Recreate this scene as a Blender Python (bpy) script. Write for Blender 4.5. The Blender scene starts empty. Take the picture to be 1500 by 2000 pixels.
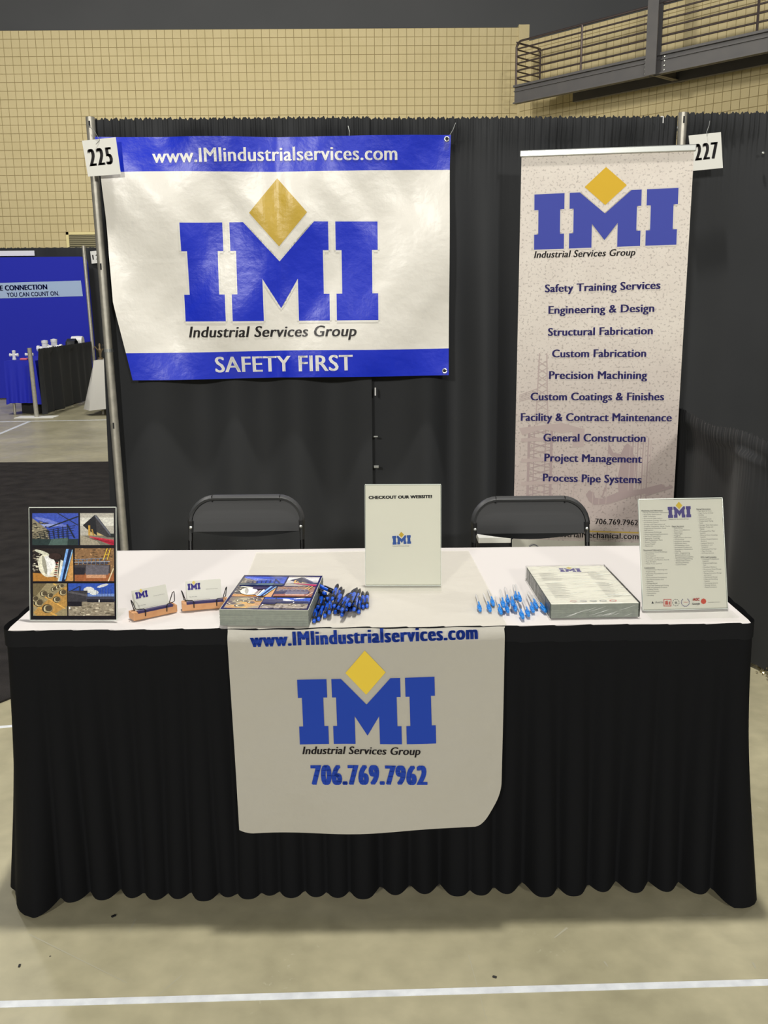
import bpy, bmesh, math, random
import numpy as np
from mathutils import Vector, Matrix
from mathutils.geometry import tessellate_polygon
random.seed(7)
SC = bpy.context.scene
COL = SC.collection
# ------------------------------------------------------------------ camera
F_PX, CAM_H, PITCH, YAW, ROLL, CAM_X = 1856.0, 1.521, .217, .007, -.008, -.005
EYE = Vector((CAM_X, 0, CAM_H))
def ray(u, v):
    a, b = u - 750, v - 1000
    c, s = math.cos(ROLL), math.sin(ROLL)
    X = (c*a + s*b)/F_PX; Y = (-s*a + c*b)/F_PX
    c, s = math.cos(PITCH), math.sin(PITCH)
    y = c - s*Y; z = -s - c*Y
    c, s = math.cos(YAW), math.sin(YAW)
    return Vector((c*X + s*y, -s*X + c*y, z))
def at(u, v, y=None, z=None, x=None):
    r = ray(u, v)
    t = y/r.y if y is not None else (z - CAM_H)/r.z if z is not None else (x - CAM_X)/r.x
    return EYE + r*t
cam = bpy.data.objects.new('camera', bpy.data.cameras.new('camera')); COL.objects.link(cam)
r0 = ray(750, 1000); rx = (ray(751, 1000) - r0).normalized(); ry = -(ray(750, 1001) - r0).normalized()
M = Matrix((rx, ry, rx.cross(ry))).transposed().to_4x4(); M.translation = EYE
cam.matrix_world = M
cam.data.sensor_fit = 'VERTICAL'; cam.data.sensor_height = 24; cam.data.lens = F_PX/2000*24
cam.data.clip_end = 200
SC.camera = cam
# ------------------------------------------------------------------ world, lights, exposure
W = bpy.data.worlds.new('world'); SC.world = W; W.use_nodes = True
W.node_tree.nodes['Background'].inputs[0].default_value = (.92, .96, 1, 1)
W.node_tree.nodes['Background'].inputs[1].default_value = .085
SC.view_settings.view_transform = 'Standard'; SC.view_settings.look = 'None'
SC.cycles.transparent_max_bounces = 40; SC.view_settings.gamma = 1; SC.view_settings.exposure = 0; SC.view_settings.use_curve_mapping = False
def lamp(loc, target, size, power, color=(1, .965, .89)):
    d = bpy.data.lights.new('hall_lamp', 'AREA'); d.shape = 'DISK'; d.size = size; d.energy = power; d.color = color
    o = bpy.data.objects.new('hall_lamp', d); COL.objects.link(o); o.location = loc
    o.rotation_euler = (Vector(target) - Vector(loc)).to_track_quat('-Z', 'Y').to_euler()
    return o
lamp((.3, 3.5, 9.4), (0, 3, 0), .4, 660)
lamp((-6.5, -16, 7.6), (-.3, 4, 1), 1.4, 1650)
lamp((6, -16, 7.6), (.3, 4, 1), 1.4, 1250)
lamp((-8.5, 9.5, 11), (-3, 5, 0), .6, 130)
lamp((8, 9.5, 11), (3, 5, 0), .6, 110)
lamp((-1.5, 16.5, 8.5), (0, 26, 4), 1.0, 430, (1, .95, .82))
lamp((5.0, 15.5, 10.5), (5.5, 22, 5), .5, 165, (1, .95, .82))
lamp((-9, 18, 7.5), (-7, 26, 3.5), 1.0, 300, (1, .95, .82))
lamp((-5.5, 10.5, 9.5), (-5, 14.5, .5), .8, 400, (1, .97, .92))
# ------------------------------------------------------------------ materials
def lin(c): return tuple(((x/255)/12.92 if x/255 <= .04045 else ((x/255 + .055)/1.055)**2.4) for x in c)
MATS = {}
def mat(name, rgb=(128, 128, 128), rough=.6, metal=0, spec=.5, noise=None, bump=None, attr=False, rgb2=None, sheen=0, coat=0):
    if name in MATS: return MATS[name]
    m = bpy.data.materials.new(name); m.use_nodes = True; nt = m.node_tree; N, L = nt.nodes, nt.links
    b = N['Principled BSDF']; MATS[name] = m
    b.inputs['Base Color'].default_value = (*lin(rgb), 1); b.inputs['Roughness'].default_value = rough
    b.inputs['Metallic'].default_value = metal; b.inputs['Specular IOR Level'].default_value = spec
    b.inputs['Sheen Weight'].default_value = sheen; b.inputs['Coat Weight'].default_value = coat
    if attr:
        a = N.new('ShaderNodeAttribute'); a.attribute_name = 'Col'; L.new(a.outputs['Color'], b.inputs['Base Color'])
    tc = N.new('ShaderNodeTexCoord')
    if noise:                                   # (scale, contrast) mixes rgb -> rgb2
        n = N.new('ShaderNodeTexNoise'); n.inputs['Scale'].default_value = noise[0]; n.inputs['Detail'].default_value = 6
        L.new(tc.outputs['Object'], n.inputs['Vector'])
        r = N.new('ShaderNodeValToRGB'); r.color_ramp.elements[0].position = .5 - noise[1]; r.color_ramp.elements[1].position = .5 + noise[1]
        r.color_ramp.elements[0].color = (*lin(rgb), 1); r.color_ramp.elements[1].color = (*lin(rgb2 or rgb), 1)
        L.new(n.outputs['Fac'], r.inputs['Fac']); L.new(r.outputs['Color'], b.inputs['Base Color'])
    if bump:                                    # (scale, strength, distance)
        n = N.new('ShaderNodeTexNoise'); n.inputs['Scale'].default_value = bump[0]; n.inputs['Detail'].default_value = 5
        L.new(tc.outputs['Object'], n.inputs['Vector'])
        k = N.new('ShaderNodeBump'); k.inputs['Strength'].default_value = bump[1]; k.inputs['Distance'].default_value = bump[2]
        L.new(n.outputs['Fac'], k.inputs['Height']); L.new(k.outputs['Normal'], b.inputs['Normal'])
    return m
drape_m = mat('drape_cloth', (37, 39, 42), .8, sheen=.04, bump=(900, .3, .0006), noise=(1.5, .2), rgb2=(43, 45, 48))
skirt_m = mat('skirt_cloth', (15, 16, 19), .85, spec=.15, bump=(900, .25, .0005))
white_cloth = mat('white_table_cloth', (218, 213, 211), .85, spec=.2, bump=(40, .1, .003))
runner_m = mat('runner_cloth', (226, 222, 208), .8, spec=.2, attr=True, bump=(6, .6, .03))
def make_sheer(m, k):
    N, L = m.node_tree.nodes, m.node_tree.links; t = N.new('ShaderNodeBsdfTransparent'); x = N.new('ShaderNodeMixShader'); x.inputs[0].default_value = k
    L.new(N['Principled BSDF'].outputs[0], x.inputs[1]); L.new(t.outputs[0], x.inputs[2]); L.new(x.outputs[0], N['Material Output'].inputs[0])
make_sheer(runner_m, .42)
runner_ink = mat('runner_ink', rough=.8, spec=.2, attr=True)
vinyl_m = mat('vinyl', (242, 238, 230), .32, spec=.45, attr=True, bump=(7, .5, .012))
ink_m = mat('ink', rough=.55, spec=.3, attr=True)
ink_v = mat('ink_vinyl', rough=.32, spec=.45, attr=True, bump=(7, .5, .012))
ink_gloss = mat('ink_gloss', rough=.12, spec=.6, attr=True)
def grainy(m):
    N, L = m.node_tree.nodes, m.node_tree.links; b = N['Principled BSDF']; a = next(n for n in N if n.type == 'ATTRIBUTE'); tc = next(n for n in N if n.type == 'TEX_COORD'); src = a.outputs['Color']
    for sc_, lo, hi in ((170, .86, 1.14), (520, .84, 1.16)):
        n = N.new('ShaderNodeTexNoise'); n.inputs['Scale'].default_value = sc_; n.inputs['Detail'].default_value = 3; L.new(tc.outputs['Object'], n.inputs['Vector'])
        r = N.new('ShaderNodeMapRange'); r.inputs['From Min'].default_value = .35; r.inputs['From Max'].default_value = .65; r.inputs['To Min'].default_value = lo; r.inputs['To Max'].default_value = hi; L.new(n.outputs['Fac'], r.inputs['Value'])
        x = N.new('ShaderNodeVectorMath'); x.operation = 'SCALE'; L.new(src, x.inputs[0]); L.new(r.outputs[0], x.inputs['Scale']); src = x.outputs[0]
    L.new(src, b.inputs['Base Color'])
grainy(ink_gloss)
paper_m = mat('paper', (236, 236, 230), .6, spec=.3)
steel_m = mat('galvanised_steel', (168, 165, 155), .42, metal=.55, noise=(30, .25), rgb2=(196, 192, 180))
alu_m = mat('brushed_aluminium', (205, 208, 205), .3, metal=.8)
black_plastic = mat('black_plastic', (31, 33, 36), .5, bump=(500, .2, .0004))
black_metal = mat('black_metal', (24, 24, 26), .35, metal=.3)
dark_steel = mat('painted_steel', (84, 84, 88), .5, noise=(3, .3), rgb2=(96, 94, 96))
rail_steel = mat('rail_steel', (88, 78, 78), .35, metal=.5)
wood_m = mat('pale_wood', (222, 168, 120), .5, noise=(30, .3), rgb2=(200, 145, 98))
block_m = mat('painted_block', (196, 182, 140), .8, noise=(1.2, .3), rgb2=(206, 192, 152), bump=(14, .7, .012))
mortar_m = mat('mortar', (150, 136, 98), .9, bump=(30, .5, .01))
dark_wall = mat('dark_wall', (92, 94, 97), .95, spec=.1, noise=(.4, .3), rgb2=(100, 101, 104))
carpet_m = mat('black_carpet', (44, 42, 42), .95, spec=.1, noise=(7, .2), rgb2=(60, 57, 56), bump=(220, .9, .01))
tape_m = mat('white_tape', (232, 236, 240), .5, noise=(25, .2), rgb2=(206, 210, 216))
blue_cloth = mat('blue_cloth', (18, 32, 178), .75, bump=(200, .2, .001))
cream_trim = mat('cream_paint', (226, 214, 160), .6)
grille_m = mat('grille_metal', (132, 126, 98), .5)
rubber_m = mat('black_rubber', (20, 20, 22), .6)
pen_blue = mat('blue_pen_plastic', (24, 90, 215), .25, spec=.6)
pen_black = mat('black_pen_plastic', (30, 32, 36), .35)
cap_blue = mat('light_blue_plastic', (30, 135, 225), .3)
white_plastic = mat('white_plastic', (236, 236, 236), .35)
bronze_m = mat('bronze', (120, 105, 80), .4, metal=.6)
pink_m = mat('pink_plastic', (225, 110, 130), .5)
greypaper = mat('stacked_sheet_edges', (160, 166, 156), .7, noise=(90, .3), rgb2=(142, 148, 140))
def clear_mat(name, tint, gl=.1, bump=None, ior=1.45, flat=None):
    m = bpy.data.materials.new(name); m.use_nodes = True; N, L = m.node_tree.nodes, m.node_tree.links
    N.remove(N['Principled BSDF']); out = N['Material Output']
    t = N.new('ShaderNodeBsdfTransparent'); t.inputs[0].default_value = (*tint, 1)
    g = N.new('ShaderNodeBsdfGlossy'); g.inputs['Roughness'].default_value = gl
    f = N.new('ShaderNodeFresnel'); f.inputs[0].default_value = ior; x = N.new('ShaderNodeMixShader')
    L.new(f.outputs[0], x.inputs[0]); L.new(t.outputs[0], x.inputs[1]); L.new(g.outputs[0], x.inputs[2]); L.new(x.outputs[0], out.inputs[0])
    if flat is not None:
        L.remove(x.inputs[0].links[0]); x.inputs[0].default_value = flat
    if bump:
        tc = N.new('ShaderNodeTexCoord'); mp = N.new('ShaderNodeMapping'); mp.inputs['Scale'].default_value = (1, 3.5, 1); mp.inputs['Rotation'].default_value = (0, 0, .5)
        n = N.new('ShaderNodeTexNoise'); n.inputs['Scale'].default_value = bump[0]; L.new(tc.outputs['Object'], mp.inputs[0]); L.new(mp.outputs[0], n.inputs['Vector'])
        k = N.new('ShaderNodeBump'); k.inputs['Strength'].default_value = bump[1]; k.inputs['Distance'].default_value = .01
        L.new(n.outputs['Fac'], k.inputs['Height']); L.new(k.outputs['Normal'], g.inputs['Normal']); L.new(k.outputs['Normal'], f.inputs['Normal'])
    return m
acrylic_m = clear_mat('clear_acrylic', (.99, .992, .985), .04)
foot_m = clear_mat('foot_acrylic', (.985, .99, .98), .3, flat=.05)
acrylic_edge = mat('acrylic_edge', (232, 240, 232), .15, spec=.8)
wrap_m = clear_mat('shrink_wrap', (.98, .98, .98), .22, bump=(14, .5), ior=1.25)
clear_pen = clear_mat('clear_pen_plastic', (.985, .985, .985), .15, flat=.07)
# floor: polished olive-grey concrete
fm = bpy.data.materials.new('polished_concrete'); fm.use_nodes = True; N, L = fm.node_tree.nodes, fm.node_tree.links
b = N['Principled BSDF']; tc = N.new('ShaderNodeTexCoord')
def fnoise(scale, det=8, dist=0):
    n = N.new('ShaderNodeTexNoise'); n.inputs['Scale'].default_value = scale; n.inputs['Detail'].default_value = det; n.inputs['Distortion'].default_value = dist
    L.new(tc.outputs['Object'], n.inputs['Vector']); return n
def ramp(src, p0, c0, p1, c1):
    r = N.new('ShaderNodeValToRGB'); r.color_ramp.elements[0].position = p0; r.color_ramp.elements[1].position = p1
    r.color_ramp.elements[0].color = (*c0, 1); r.color_ramp.elements[1].color = (*c1, 1); L.new(src.outputs['Fac'], r.inputs['Fac']); return r
def mix(kind, f, a, c):
    x = N.new('ShaderNodeMix'); x.data_type = 'RGBA'; x.blend_type = kind
    if isinstance(f, float): x.inputs['Factor'].default_value = f
    else: L.new(f, x.inputs['Factor'])
    L.new(a, x.inputs['A']); L.new(c, x.inputs['B']); return x.outputs['Result']
base = ramp(fnoise(1.6, 9, .4), .34, lin((160, 154, 126)), .68, lin((184, 177, 148)))
fine = ramp(fnoise(14, 10), .3, (.86, .86, .85), .7, (1.06, 1.06, 1.05))
c = mix('MULTIPLY', 1.0, base.outputs['Color'], fine.outputs['Color'])
scuff = ramp(fnoise(5, 12, 1.5), .62, (0, 0, 0), .68, (1, 1, 1)); spk = ramp(fnoise(60, 3), .60, (0, 0, 0), .66, (.6, .6, .6))
lightc = N.new('ShaderNodeRGB'); lightc.outputs[0].default_value = (*lin((186, 182, 158)), 1)
f1 = mix('MULTIPLY', 1.0, scuff.outputs['Color'], spk.outputs['Color'])
c = mix('MIX', f1, c, lightc.outputs[0]); L.new(c, b.inputs['Base Color'])
rr = ramp(fnoise(3, 6), .3, (.30,)*3, .7, (.46,)*3); L.new(rr.outputs['Color'], b.inputs['Roughness'])
# banner stand print background: speckled grey with a mauve tint low down
sm = bpy.data.materials.new('speckled_print'); sm.use_nodes = True; N, L = sm.node_tree.nodes, sm.node_tree.links
b = N['Principled BSDF']; b.inputs['Roughness'].default_value = .5; tc = N.new('ShaderNodeTexCoord')
sx = N.new('ShaderNodeSeparateXYZ'); L.new(tc.outputs['Object'], sx.inputs[0])
g = N.new('ShaderNodeValToRGB'); e = g.color_ramp.elements; e[0].position = 0; e[0].color = (*lin((214, 205, 198)), 1); e[1].position = 1; e[1].color = (*lin((238, 230, 221)), 1)
e2 = e.new(.12); e2.color = (*lin((200, 186, 182)), 1); e3 = e.new(.3); e3.color = (*lin((208, 196, 190)), 1); e4 = e.new(.6); e4.color = (*lin((234, 226, 217)), 1)
mr = N.new('ShaderNodeMapRange'); mr.inputs['From Min'].default_value = .2; mr.inputs['From Max'].default_value = 2.2; L.new(sx.outputs['Y'], mr.inputs['Value']); L.new(mr.outputs[0], g.inputs['Fac'])
n_ = fnoise(85, 4); sp = ramp(n_, .36, (.62, .60, .60), .44, (1, 1, 1)); n2 = fnoise(9, 4); sp2 = ramp(n2, .3, (.93, .92, .92), .7, (1, 1, 1))
c = mix('MULTIPLY', .8, g.outputs['Color'], sp.outputs['Color']); c = mix('MULTIPLY', 1.0, c, sp2.outputs['Color']); L.new(c, b.inputs['Base Color'])
speckle_m = sm
# ------------------------------------------------------------------ mesh helpers
class MB:
    def __init__(s): s.v = []; s.f = []; s.c = []; s.mi = []; s.m = 0; s.col = (1, 1, 1)
    def add(s, vs, fs, col=None):
        o = len(s.v); s.v += [tuple(p) for p in vs]
        for f in fs: s.f.append(tuple(i + o for i in f)); s.c.append(col or s.col); s.mi.append(s.m)
    def box(s, a, b_, col=None, mtx=None):
        (x0, y0, z0), (x1, y1, z1) = a, b_
        vs = [Vector((x, y, z)) for z in (z0, z1) for y in (y0, y1) for x in (x0, x1)]
        if mtx: vs = [mtx @ p for p in vs]
        s.add(vs, [(0, 2, 3, 1), (4, 5, 7, 6), (0, 1, 5, 4), (2, 6, 7, 3), (0, 4, 6, 2), (1, 3, 7, 5)], col)
    def bbox(s, a, b_, r, mtx=None):            # box with chamfered edges on every side
        bm = bmesh.new(); bmesh.ops.create_cube(bm, size=1)
        for v in bm.verts: v.co = Vector([a[i] + (v.co[i] + .5)*(b_[i] - a[i]) for i in range(3)])
        bmesh.ops.bevel(bm, geom=list(bm.edges), offset=r, segments=2, affect='EDGES', profile=.6)
        bm.verts.index_update()
        s.add([(mtx @ v.co) if mtx else v.co.copy() for v in bm.verts], [[v.index for v in f.verts] for f in bm.faces]); bm.free()
    def tube(s, pts, r, n=10, cap=True, closed=False):
        P = [Vector(p) for p in pts]; rings = []; m_ = len(P); up = None
        rs = r if isinstance(r, (list, tuple)) else [r]*m_
        for i, p in enumerate(P):
            if closed: t = (P[(i+1) % m_] - P[i-1]).normalized()
            else: t = (P[min(i+1, m_-1)] - P[max(i-1, 0)]).normalized()
            if up is None: up = t.orthogonal().normalized()
            up = (up - t*up.dot(t)).normalized(); w = t.cross(up)
            rings.append([p + (up*math.cos(2*math.pi*k/n) + w*math.sin(2*math.pi*k/n))*rs[i] for k in range(n)])
        vs = [q for R in rings for q in R]; fs = []
        for i in range(m_ if closed else m_-1):
            j = (i+1) % m_
            for k in range(n): fs.append((i*n+k, i*n+(k+1) % n, j*n+(k+1) % n, j*n+k))
        if cap and not closed: fs += [tuple(range(n))[::-1], tuple((m_-1)*n+k for k in range(n))]
        s.add(vs, fs)
    def lathe(s, prof, c=(0, 0, 0), axis='z', n=20):   # prof [(r, h)]
        vs = []
        for r, h in prof:
            for k in range(n):
                a = 2*math.pi*k/n; x, y = r*math.cos(a), r*math.sin(a)
                vs.append((c[0]+x, c[1]+y, c[2]+h) if axis == 'z' else (c[0]+x, c[1]+h, c[2]+y) if axis == 'y' else (c[0]+h, c[1]+x, c[2]+y))
        m_ = len(prof); fs = [(i*n+k, i*n+(k+1) % n, (i+1)*n+(k+1) % n, (i+1)*n+k) for i in range(m_-1) for k in range(n)]
        fs += [tuple(range(n))[::-1], tuple((m_-1)*n+k for k in range(n))]; s.add(vs, fs)
    def grid(s, fn, nu, nv, colfn=None):
        o = len(s.v)
        for j in range(nv+1):
            for i in range(nu+1): s.v.append(tuple(fn(i/nu, j/nv)))
        for j in range(nv):
            for i in range(nu):
                a = o + j*(nu+1) + i; s.f.append((a, a+1, a+nu+2, a+nu+1)); s.c.append(colfn((i+.5)/nu, (j+.5)/nv) if colfn else s.col); s.mi.append(s.m)
    def prism(s, poly, d0, d1, mp):              # outline poly [(a,b)], mp(a,b,d)->point
        n = len(poly); vs = [mp(a, b_, d0) for a, b_ in poly] + [mp(a, b_, d1) for a, b_ in poly]
        tri = tessellate_polygon([[Vector((a, b_, 0)) for a, b_ in poly]])
        s.add(vs, [tuple(t) for t in tri] + [tuple(n+i for i in t[::-1]) for t in tri] + [(i, (i+1) % n, n+(i+1) % n, n+i) for i in range(n)])
    def mesh(s, name, mats, smooth=False):
        me = bpy.data.meshes.new(name); me.from_pydata([tuple(p) for p in s.v], [], s.f)
        for m_ in (mats if isinstance(mats, (list, tuple)) else [mats]): me.materials.append(m_)
        if any(c_ != (1, 1, 1) for c_ in s.c):
            at_ = me.color_attributes.new('Col', 'FLOAT_COLOR', 'CORNER')
            arr = np.repeat(np.array([(*c_, 1) for c_ in s.c], 'f'), [len(f) for f in s.f], axis=0); at_.data.foreach_set('color', arr.ravel())
        me.polygons.foreach_set('material_index', s.mi)
        if smooth: me.polygons.foreach_set('use_smooth', [True]*len(s.f))
        me.update(); return me
    def obj(s, name, mats, parent=None, smooth=False, label=None, kind=None):
        return link(name, s.mesh(name, mats, smooth), parent, label, kind)
def link(name, me, parent=None, label=None, kind=None):
    o = bpy.data.objects.new(name, me); COL.objects.link(o)
    if parent: o.parent = parent
    if label: o['label'] = label
    if kind: o['kind'] = kind
    return o
def fixn(o):
    bm = bmesh.new(); bm.from_mesh(o.data); bmesh.ops.recalc_face_normals(bm, faces=bm.faces); bm.to_mesh(o.data); bm.free(); return o
def smooth_by_angle(o, ang=40):
    o.data.polygons.foreach_set('use_smooth', [True]*len(o.data.polygons)); o.data.set_sharp_from_angle(angle=math.radians(ang)); return o
def tag(o, label, cat, group=None):
    o['label'] = label; o['category'] = cat
    if group: o['group'] = group
    return o
def thing(name, label, cat, loc=(0, 0, 0), rz=0, group=None, mtx=None):
    o = bpy.data.objects.new(name, None); COL.objects.link(o); o.empty_display_size = .1
    if mtx is not None: o.matrix_world = mtx
    else: o.location = loc; o.rotation_euler = (0, 0, rz)
    return tag(o, label, cat, group)
def copy_tree(o, parent=None):
    c_ = o.copy(); COL.objects.link(c_); c_.parent = parent
    for ch in [q for q in COL.objects if q.parent == o]: copy_tree(ch, c_)
    return c_
def arc(cx, cy, r, a0, a1, n):
    return [(cx + r*math.cos(math.radians(a0 + (a1-a0)*i/n)), cy + r*math.sin(math.radians(a0 + (a1-a0)*i/n))) for i in range(n+1)]
# a flat panel in space with its own (a, b) coordinates; its print lies in those
class Panel:
    def __init__(s, O, ex, ey):
        s.O = Vector(O); s.ex = Vector(ex).normalized(); s.ey = Vector(ey).normalized(); s.n = s.ex.cross(s.ey)
        s.mtx = Matrix((s.ex, s.ey, s.n)).transposed().to_4x4(); s.mtx.translation = s.O
    def px(s, u, v):
        r = ray(u, v); t = (s.O - EYE).dot(s.n)/r.dot(s.n); p = EYE + r*t - s.O
        return (p.dot(s.ex), p.dot(s.ey))
# ---- lettering
_TC = {}
def glyphs(body, shear=0, sp=1.04):
    k = (body, shear, sp)
    if k not in _TC:
        c_ = bpy.data.curves.new('t', 'FONT'); c_.body = body; c_.size = 1; c_.shear = shear; c_.resolution_u = 3; c_.space_character = sp
        o = bpy.data.objects.new('t', c_); COL.objects.link(o); bpy.context.view_layer.update()
        me = bpy.data.meshes.new_from_object(o.evaluated_get(bpy.context.evaluated_depsgraph_get()))
        V_ = np.array([v.co[:2] for v in me.vertices]); Fs = [tuple(p.vertices) for p in me.polygons]
        bpy.data.objects.remove(o); bpy.data.meshes.remove(me); _TC[k] = (V_, Fs)
    return _TC[k]
CAP = float(glyphs('H')[0][:, 1].max())
BLUE, GOLD, NAVY, INK, WHITE = lin((32, 66, 205)), lin((232, 190, 52)), lin((44, 44, 120)), lin((34, 30, 32)), lin((240, 240, 238))
class Sheet:                                     # print lying on a panel
    def __init__(s, P, disp=None, grid=None, base=.0006, dz=3e-5):
        s.P = P; s.mb = MB(); s.disp = disp; s.grid = grid; s.k = 0; s.base = base; s.dz = dz
    def emit(s, pts, faces, col, lay=None):
        if lay is None: s.k += 1; lay = s.k
        h = s.base + lay*s.dz
        if not s.grid:
            s.mb.add([(x, y, h + (s.disp(x, y) if s.disp else 0)) for x, y in pts], faces, col); return
        for f in faces:
            polys = [[tuple(pts[i]) for i in f]]
            for ax in (0, 1):
                new = []
                for p in polys:
                    lo = min(q[ax] for q in p); hi = max(q[ax] for q in p); k = math.floor(lo/s.grid) + 1
                    while k*s.grid < hi - 1e-7:
                        cut = k*s.grid; A = []; B = []
                        for i in range(len(p)):
                            q, w = p[i], p[(i+1) % len(p)]
                            (A if q[ax] <= cut else B).append(q)
                            if (q[ax] <= cut) != (w[ax] <= cut):
                                t = (cut - q[ax])/(w[ax] - q[ax]); r = tuple(q[j] + (w[j] - q[j])*t for j in (0, 1)); A.append(r); B.append(r)
                        if len(A) > 2: new.append(A)
                        p = B; k += 1
                        if len(p) < 3: break
                    if len(p) > 2: new.append(p)
                polys = new
            for p in polys: s.mb.add([(x, y, h + s.disp(x, y)) for x, y in p], [tuple(range(len(p)))], col)
    def poly(s, pts, col, lay=None):
        tri = tessellate_polygon([[Vector((a, b_, 0)) for a, b_ in pts]]); s.emit(list(pts), [tuple(t) for t in tri], col, lay)
    def ppoly(s, pxs, col, lay=None): s.poly([s.P.px(*p) for p in pxs], col, lay)
    def text(s, body, p0, p1, cap, col, shear=0, bx=0, by=0, px=True, lay=None, sp=1.04):
        # p0 -> p1: left and right end of the baseline; cap: capital height; bx, by: stroke thickening
        if px:
            q = s.P.px(p0[0], p0[1] - cap); p0 = s.P.px(*p0); p1 = s.P.px(*p1); cap = math.hypot(q[0]-p0[0], q[1]-p0[1])
        V_, Fs = glyphs(body, shear, sp)
        x0, x1 = V_[:, 0].min(), V_[:, 0].max(); d = np.array(p1) - np.array(p0); Ln = np.linalg.norm(d); d = d/Ln; n = np.array((-d[1], d[0]))
        s.k += 1
        sx_ = (Ln - 2*bx*cap)/(x1 - x0); sy = (cap - 2*by*cap)/CAP
        nx = 1 if bx == 0 else 3 if bx < .07 else 4; ny = 1 if by == 0 else 2
        for i in range(nx):
            for j in range(ny):
                ox = bx*cap*(1 + (2*i/(nx-1) - 1 if nx > 1 else 0)); oy = by*cap*(1 + (2*j - 1 if ny > 1 else 0))
                X = (V_[:, 0] - x0)*sx_ + ox; Y = V_[:, 1]*sy + oy
                s.emit([tuple(q) for q in (np.array(p0) + X[:, None]*d + Y[:, None]*n)], Fs, col, lay or s.k)
    def logo(s, p0, p1, hgt, blue=BLUE, gold=GOLD, edge=None, part=None):
        q = s.P.px(p0[0], p0[1] - hgt); p0 = s.P.px(*p0); p1 = s.P.px(*p1); H = math.hypot(q[0]-p0[0], q[1]-p0[1])
        d = np.array(p1) - np.array(p0); Wd = np.linalg.norm(d); d = d/Wd; n = np.array((-d[1], d[0])); kx = Wd/2.22
        mp = lambda P_: [tuple(np.array(p0) + x*kx*d + y*H*n) for x, y in P_]
        def I(x): return [(x, 0), (x+.475, 0), (x+.475, .275), (x+.41, .275), (x+.41, .715), (x+.475, .715), (x+.475, 1), (x, 1), (x, .715), (x+.065, .715), (x+.065, .275), (x, .275)]
        Mm = [(.555, 0), (.91, 0), (.91, .43), (1.11, .13), (1.31, .43), (1.31, 0), (1.665, 0), (1.665, .275), (1.60, .275), (1.60, .715), (1.665, .715), (1.665, 1), (1.51, 1), (1.11, .605), (.71, 1), (.555, 1), (.555, .715), (.62, .715), (.62, .275), (.555, .275)]
        D = [(1.11, .755), (1.435, 1.09), (1.11, 1.425), (.785, 1.09)]
        if edge is not None:
            for P_ in (I(0), Mm, I(1.745)):
                cx_ = sum(a for a, _ in P_)/len(P_)
                for dx, dy in ((.022, 0), (-.022, 0), (0, .022), (0, -.022)): s.poly(mp([(a+dx, b_+dy) for a, b_ in P_]), edge, 0)
        s.k += 1
        for P_ in (I(0), Mm, I(1.745)): s.poly(mp(P_), blue, s.k)
        s.poly(mp(D), gold, s.k)
    def obj(s, name, m_, parent, label=None): return s.mb.obj(name, m_, parent, label=label)

# =================================================================== SETTING
fl = MB(); fl.box((-14, -4, -.1), (14, 30, 0)); floor = fl.obj('floor', fm, kind='structure')
def strip(sh, pxs, w, col, z=0):
    pass
# faint scratches and scrapes on the concrete near the table
sc_m = mat('scraped_concrete', (172, 168, 146), .5)
for (a, b_, w) in (((57, 1825), (248, 1920), .004), ((915, 1865), (952, 1998), .0022), ((265, 1795), (252, 1822), .005), ((1108, 1812), (1083, 1832), .006), ((355, 1905), (300, 1952), .003), ((1468, 1590), (1474, 1600), .006), ((1470, 1880), (1476, 1892), .007), ((1180, 1878), (1187, 1888), .005)):
    A = at(*a, z=0); B = at(*b_, z=0); d = (B - A).normalized(); n = Vector((-d.y, d.x, 0))*w/2
    m_ = MB(); m_.add([A - n + Vector((0, 0, .0004)), B - n*.5 + Vector((0, 0, .0004)), B + n*.5 + Vector((0, 0, .0004)), A + n + Vector((0, 0, .0004))], [(0, 1, 2, 3)])
    m_.obj('scratch', sc_m, floor)
for i, (u, v, r) in enumerate(((222, 1790, .006), (38, 1887, .005), (966, 1909, .005), (98, 1868, .002))):
    p = at(u, v, z=0); m_ = MB(); m_.bbox((-r, -r*.55, 0), (r, r*.5, r*.5), r*.2, Matrix.Translation(p) @ Matrix.Rotation(.7 + i, 4, 'Z'))
    tag(m_.obj('debris_crumb', rubber_m), ['black crumb of debris on the concrete in front of the skirt, left', 'black crumb on the pale concrete at the lower left edge', 'small black crumb near the white tape, right of centre', 'tiny dark speck on the floor at lower left'][i], 'debris')
# carpet and tapes
cm = MB()
cw = [(-13.5, 9.36)] + [(-13.5, 3.44), (-1.62, 3.44), (-1.50, 3.47), (-1.44, 3.56), (-1.42, 3.7), (-1.42, 9.28), (-2.7, 9.30)]
cm.prism(cw[::-1], 0, .008, lambda a, b_, d: (a, b_, d)); c_ = fixn(cm.obj('aisle_carpet', carpet_m)); tag(c_, 'black carpet laid in the aisle left of the booth', 'carpet')
def tape(p0, p1, w, label):
    A, B = Vector(p0), Vector(p1); d = (B - A).normalized(); n = Vector((-d.y, d.x, 0))*w/2; m_ = MB()
    for i in range(24):
        a = A.lerp(B, i/24); b2 = A.lerp(B, (i+1)/24)
        m_.add([a - n, b2 - n, b2 + n, a + n] + [q + Vector((0, 0, .0009)) for q in (a - n, b2 - n, b2 + n, a + n)], [(4, 5, 6, 7), (0, 1, 5, 4), (2, 3, 7, 6)])
    return tag(m_.obj('floor_tape', tape_m), label, 'tape')
a, b_ = at(0, 1962, z=0), at(1500, 1919, z=0); tape(a + (a-b_)*.15, b_ + (b_-a)*.15, .021, 'white tape line across the concrete in front of the skirted table')
tape((-2.6, 3.03, 0), (-1.15, 3.32, 0), .02, 'short piece of white floor tape beside the table at the left edge')
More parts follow.
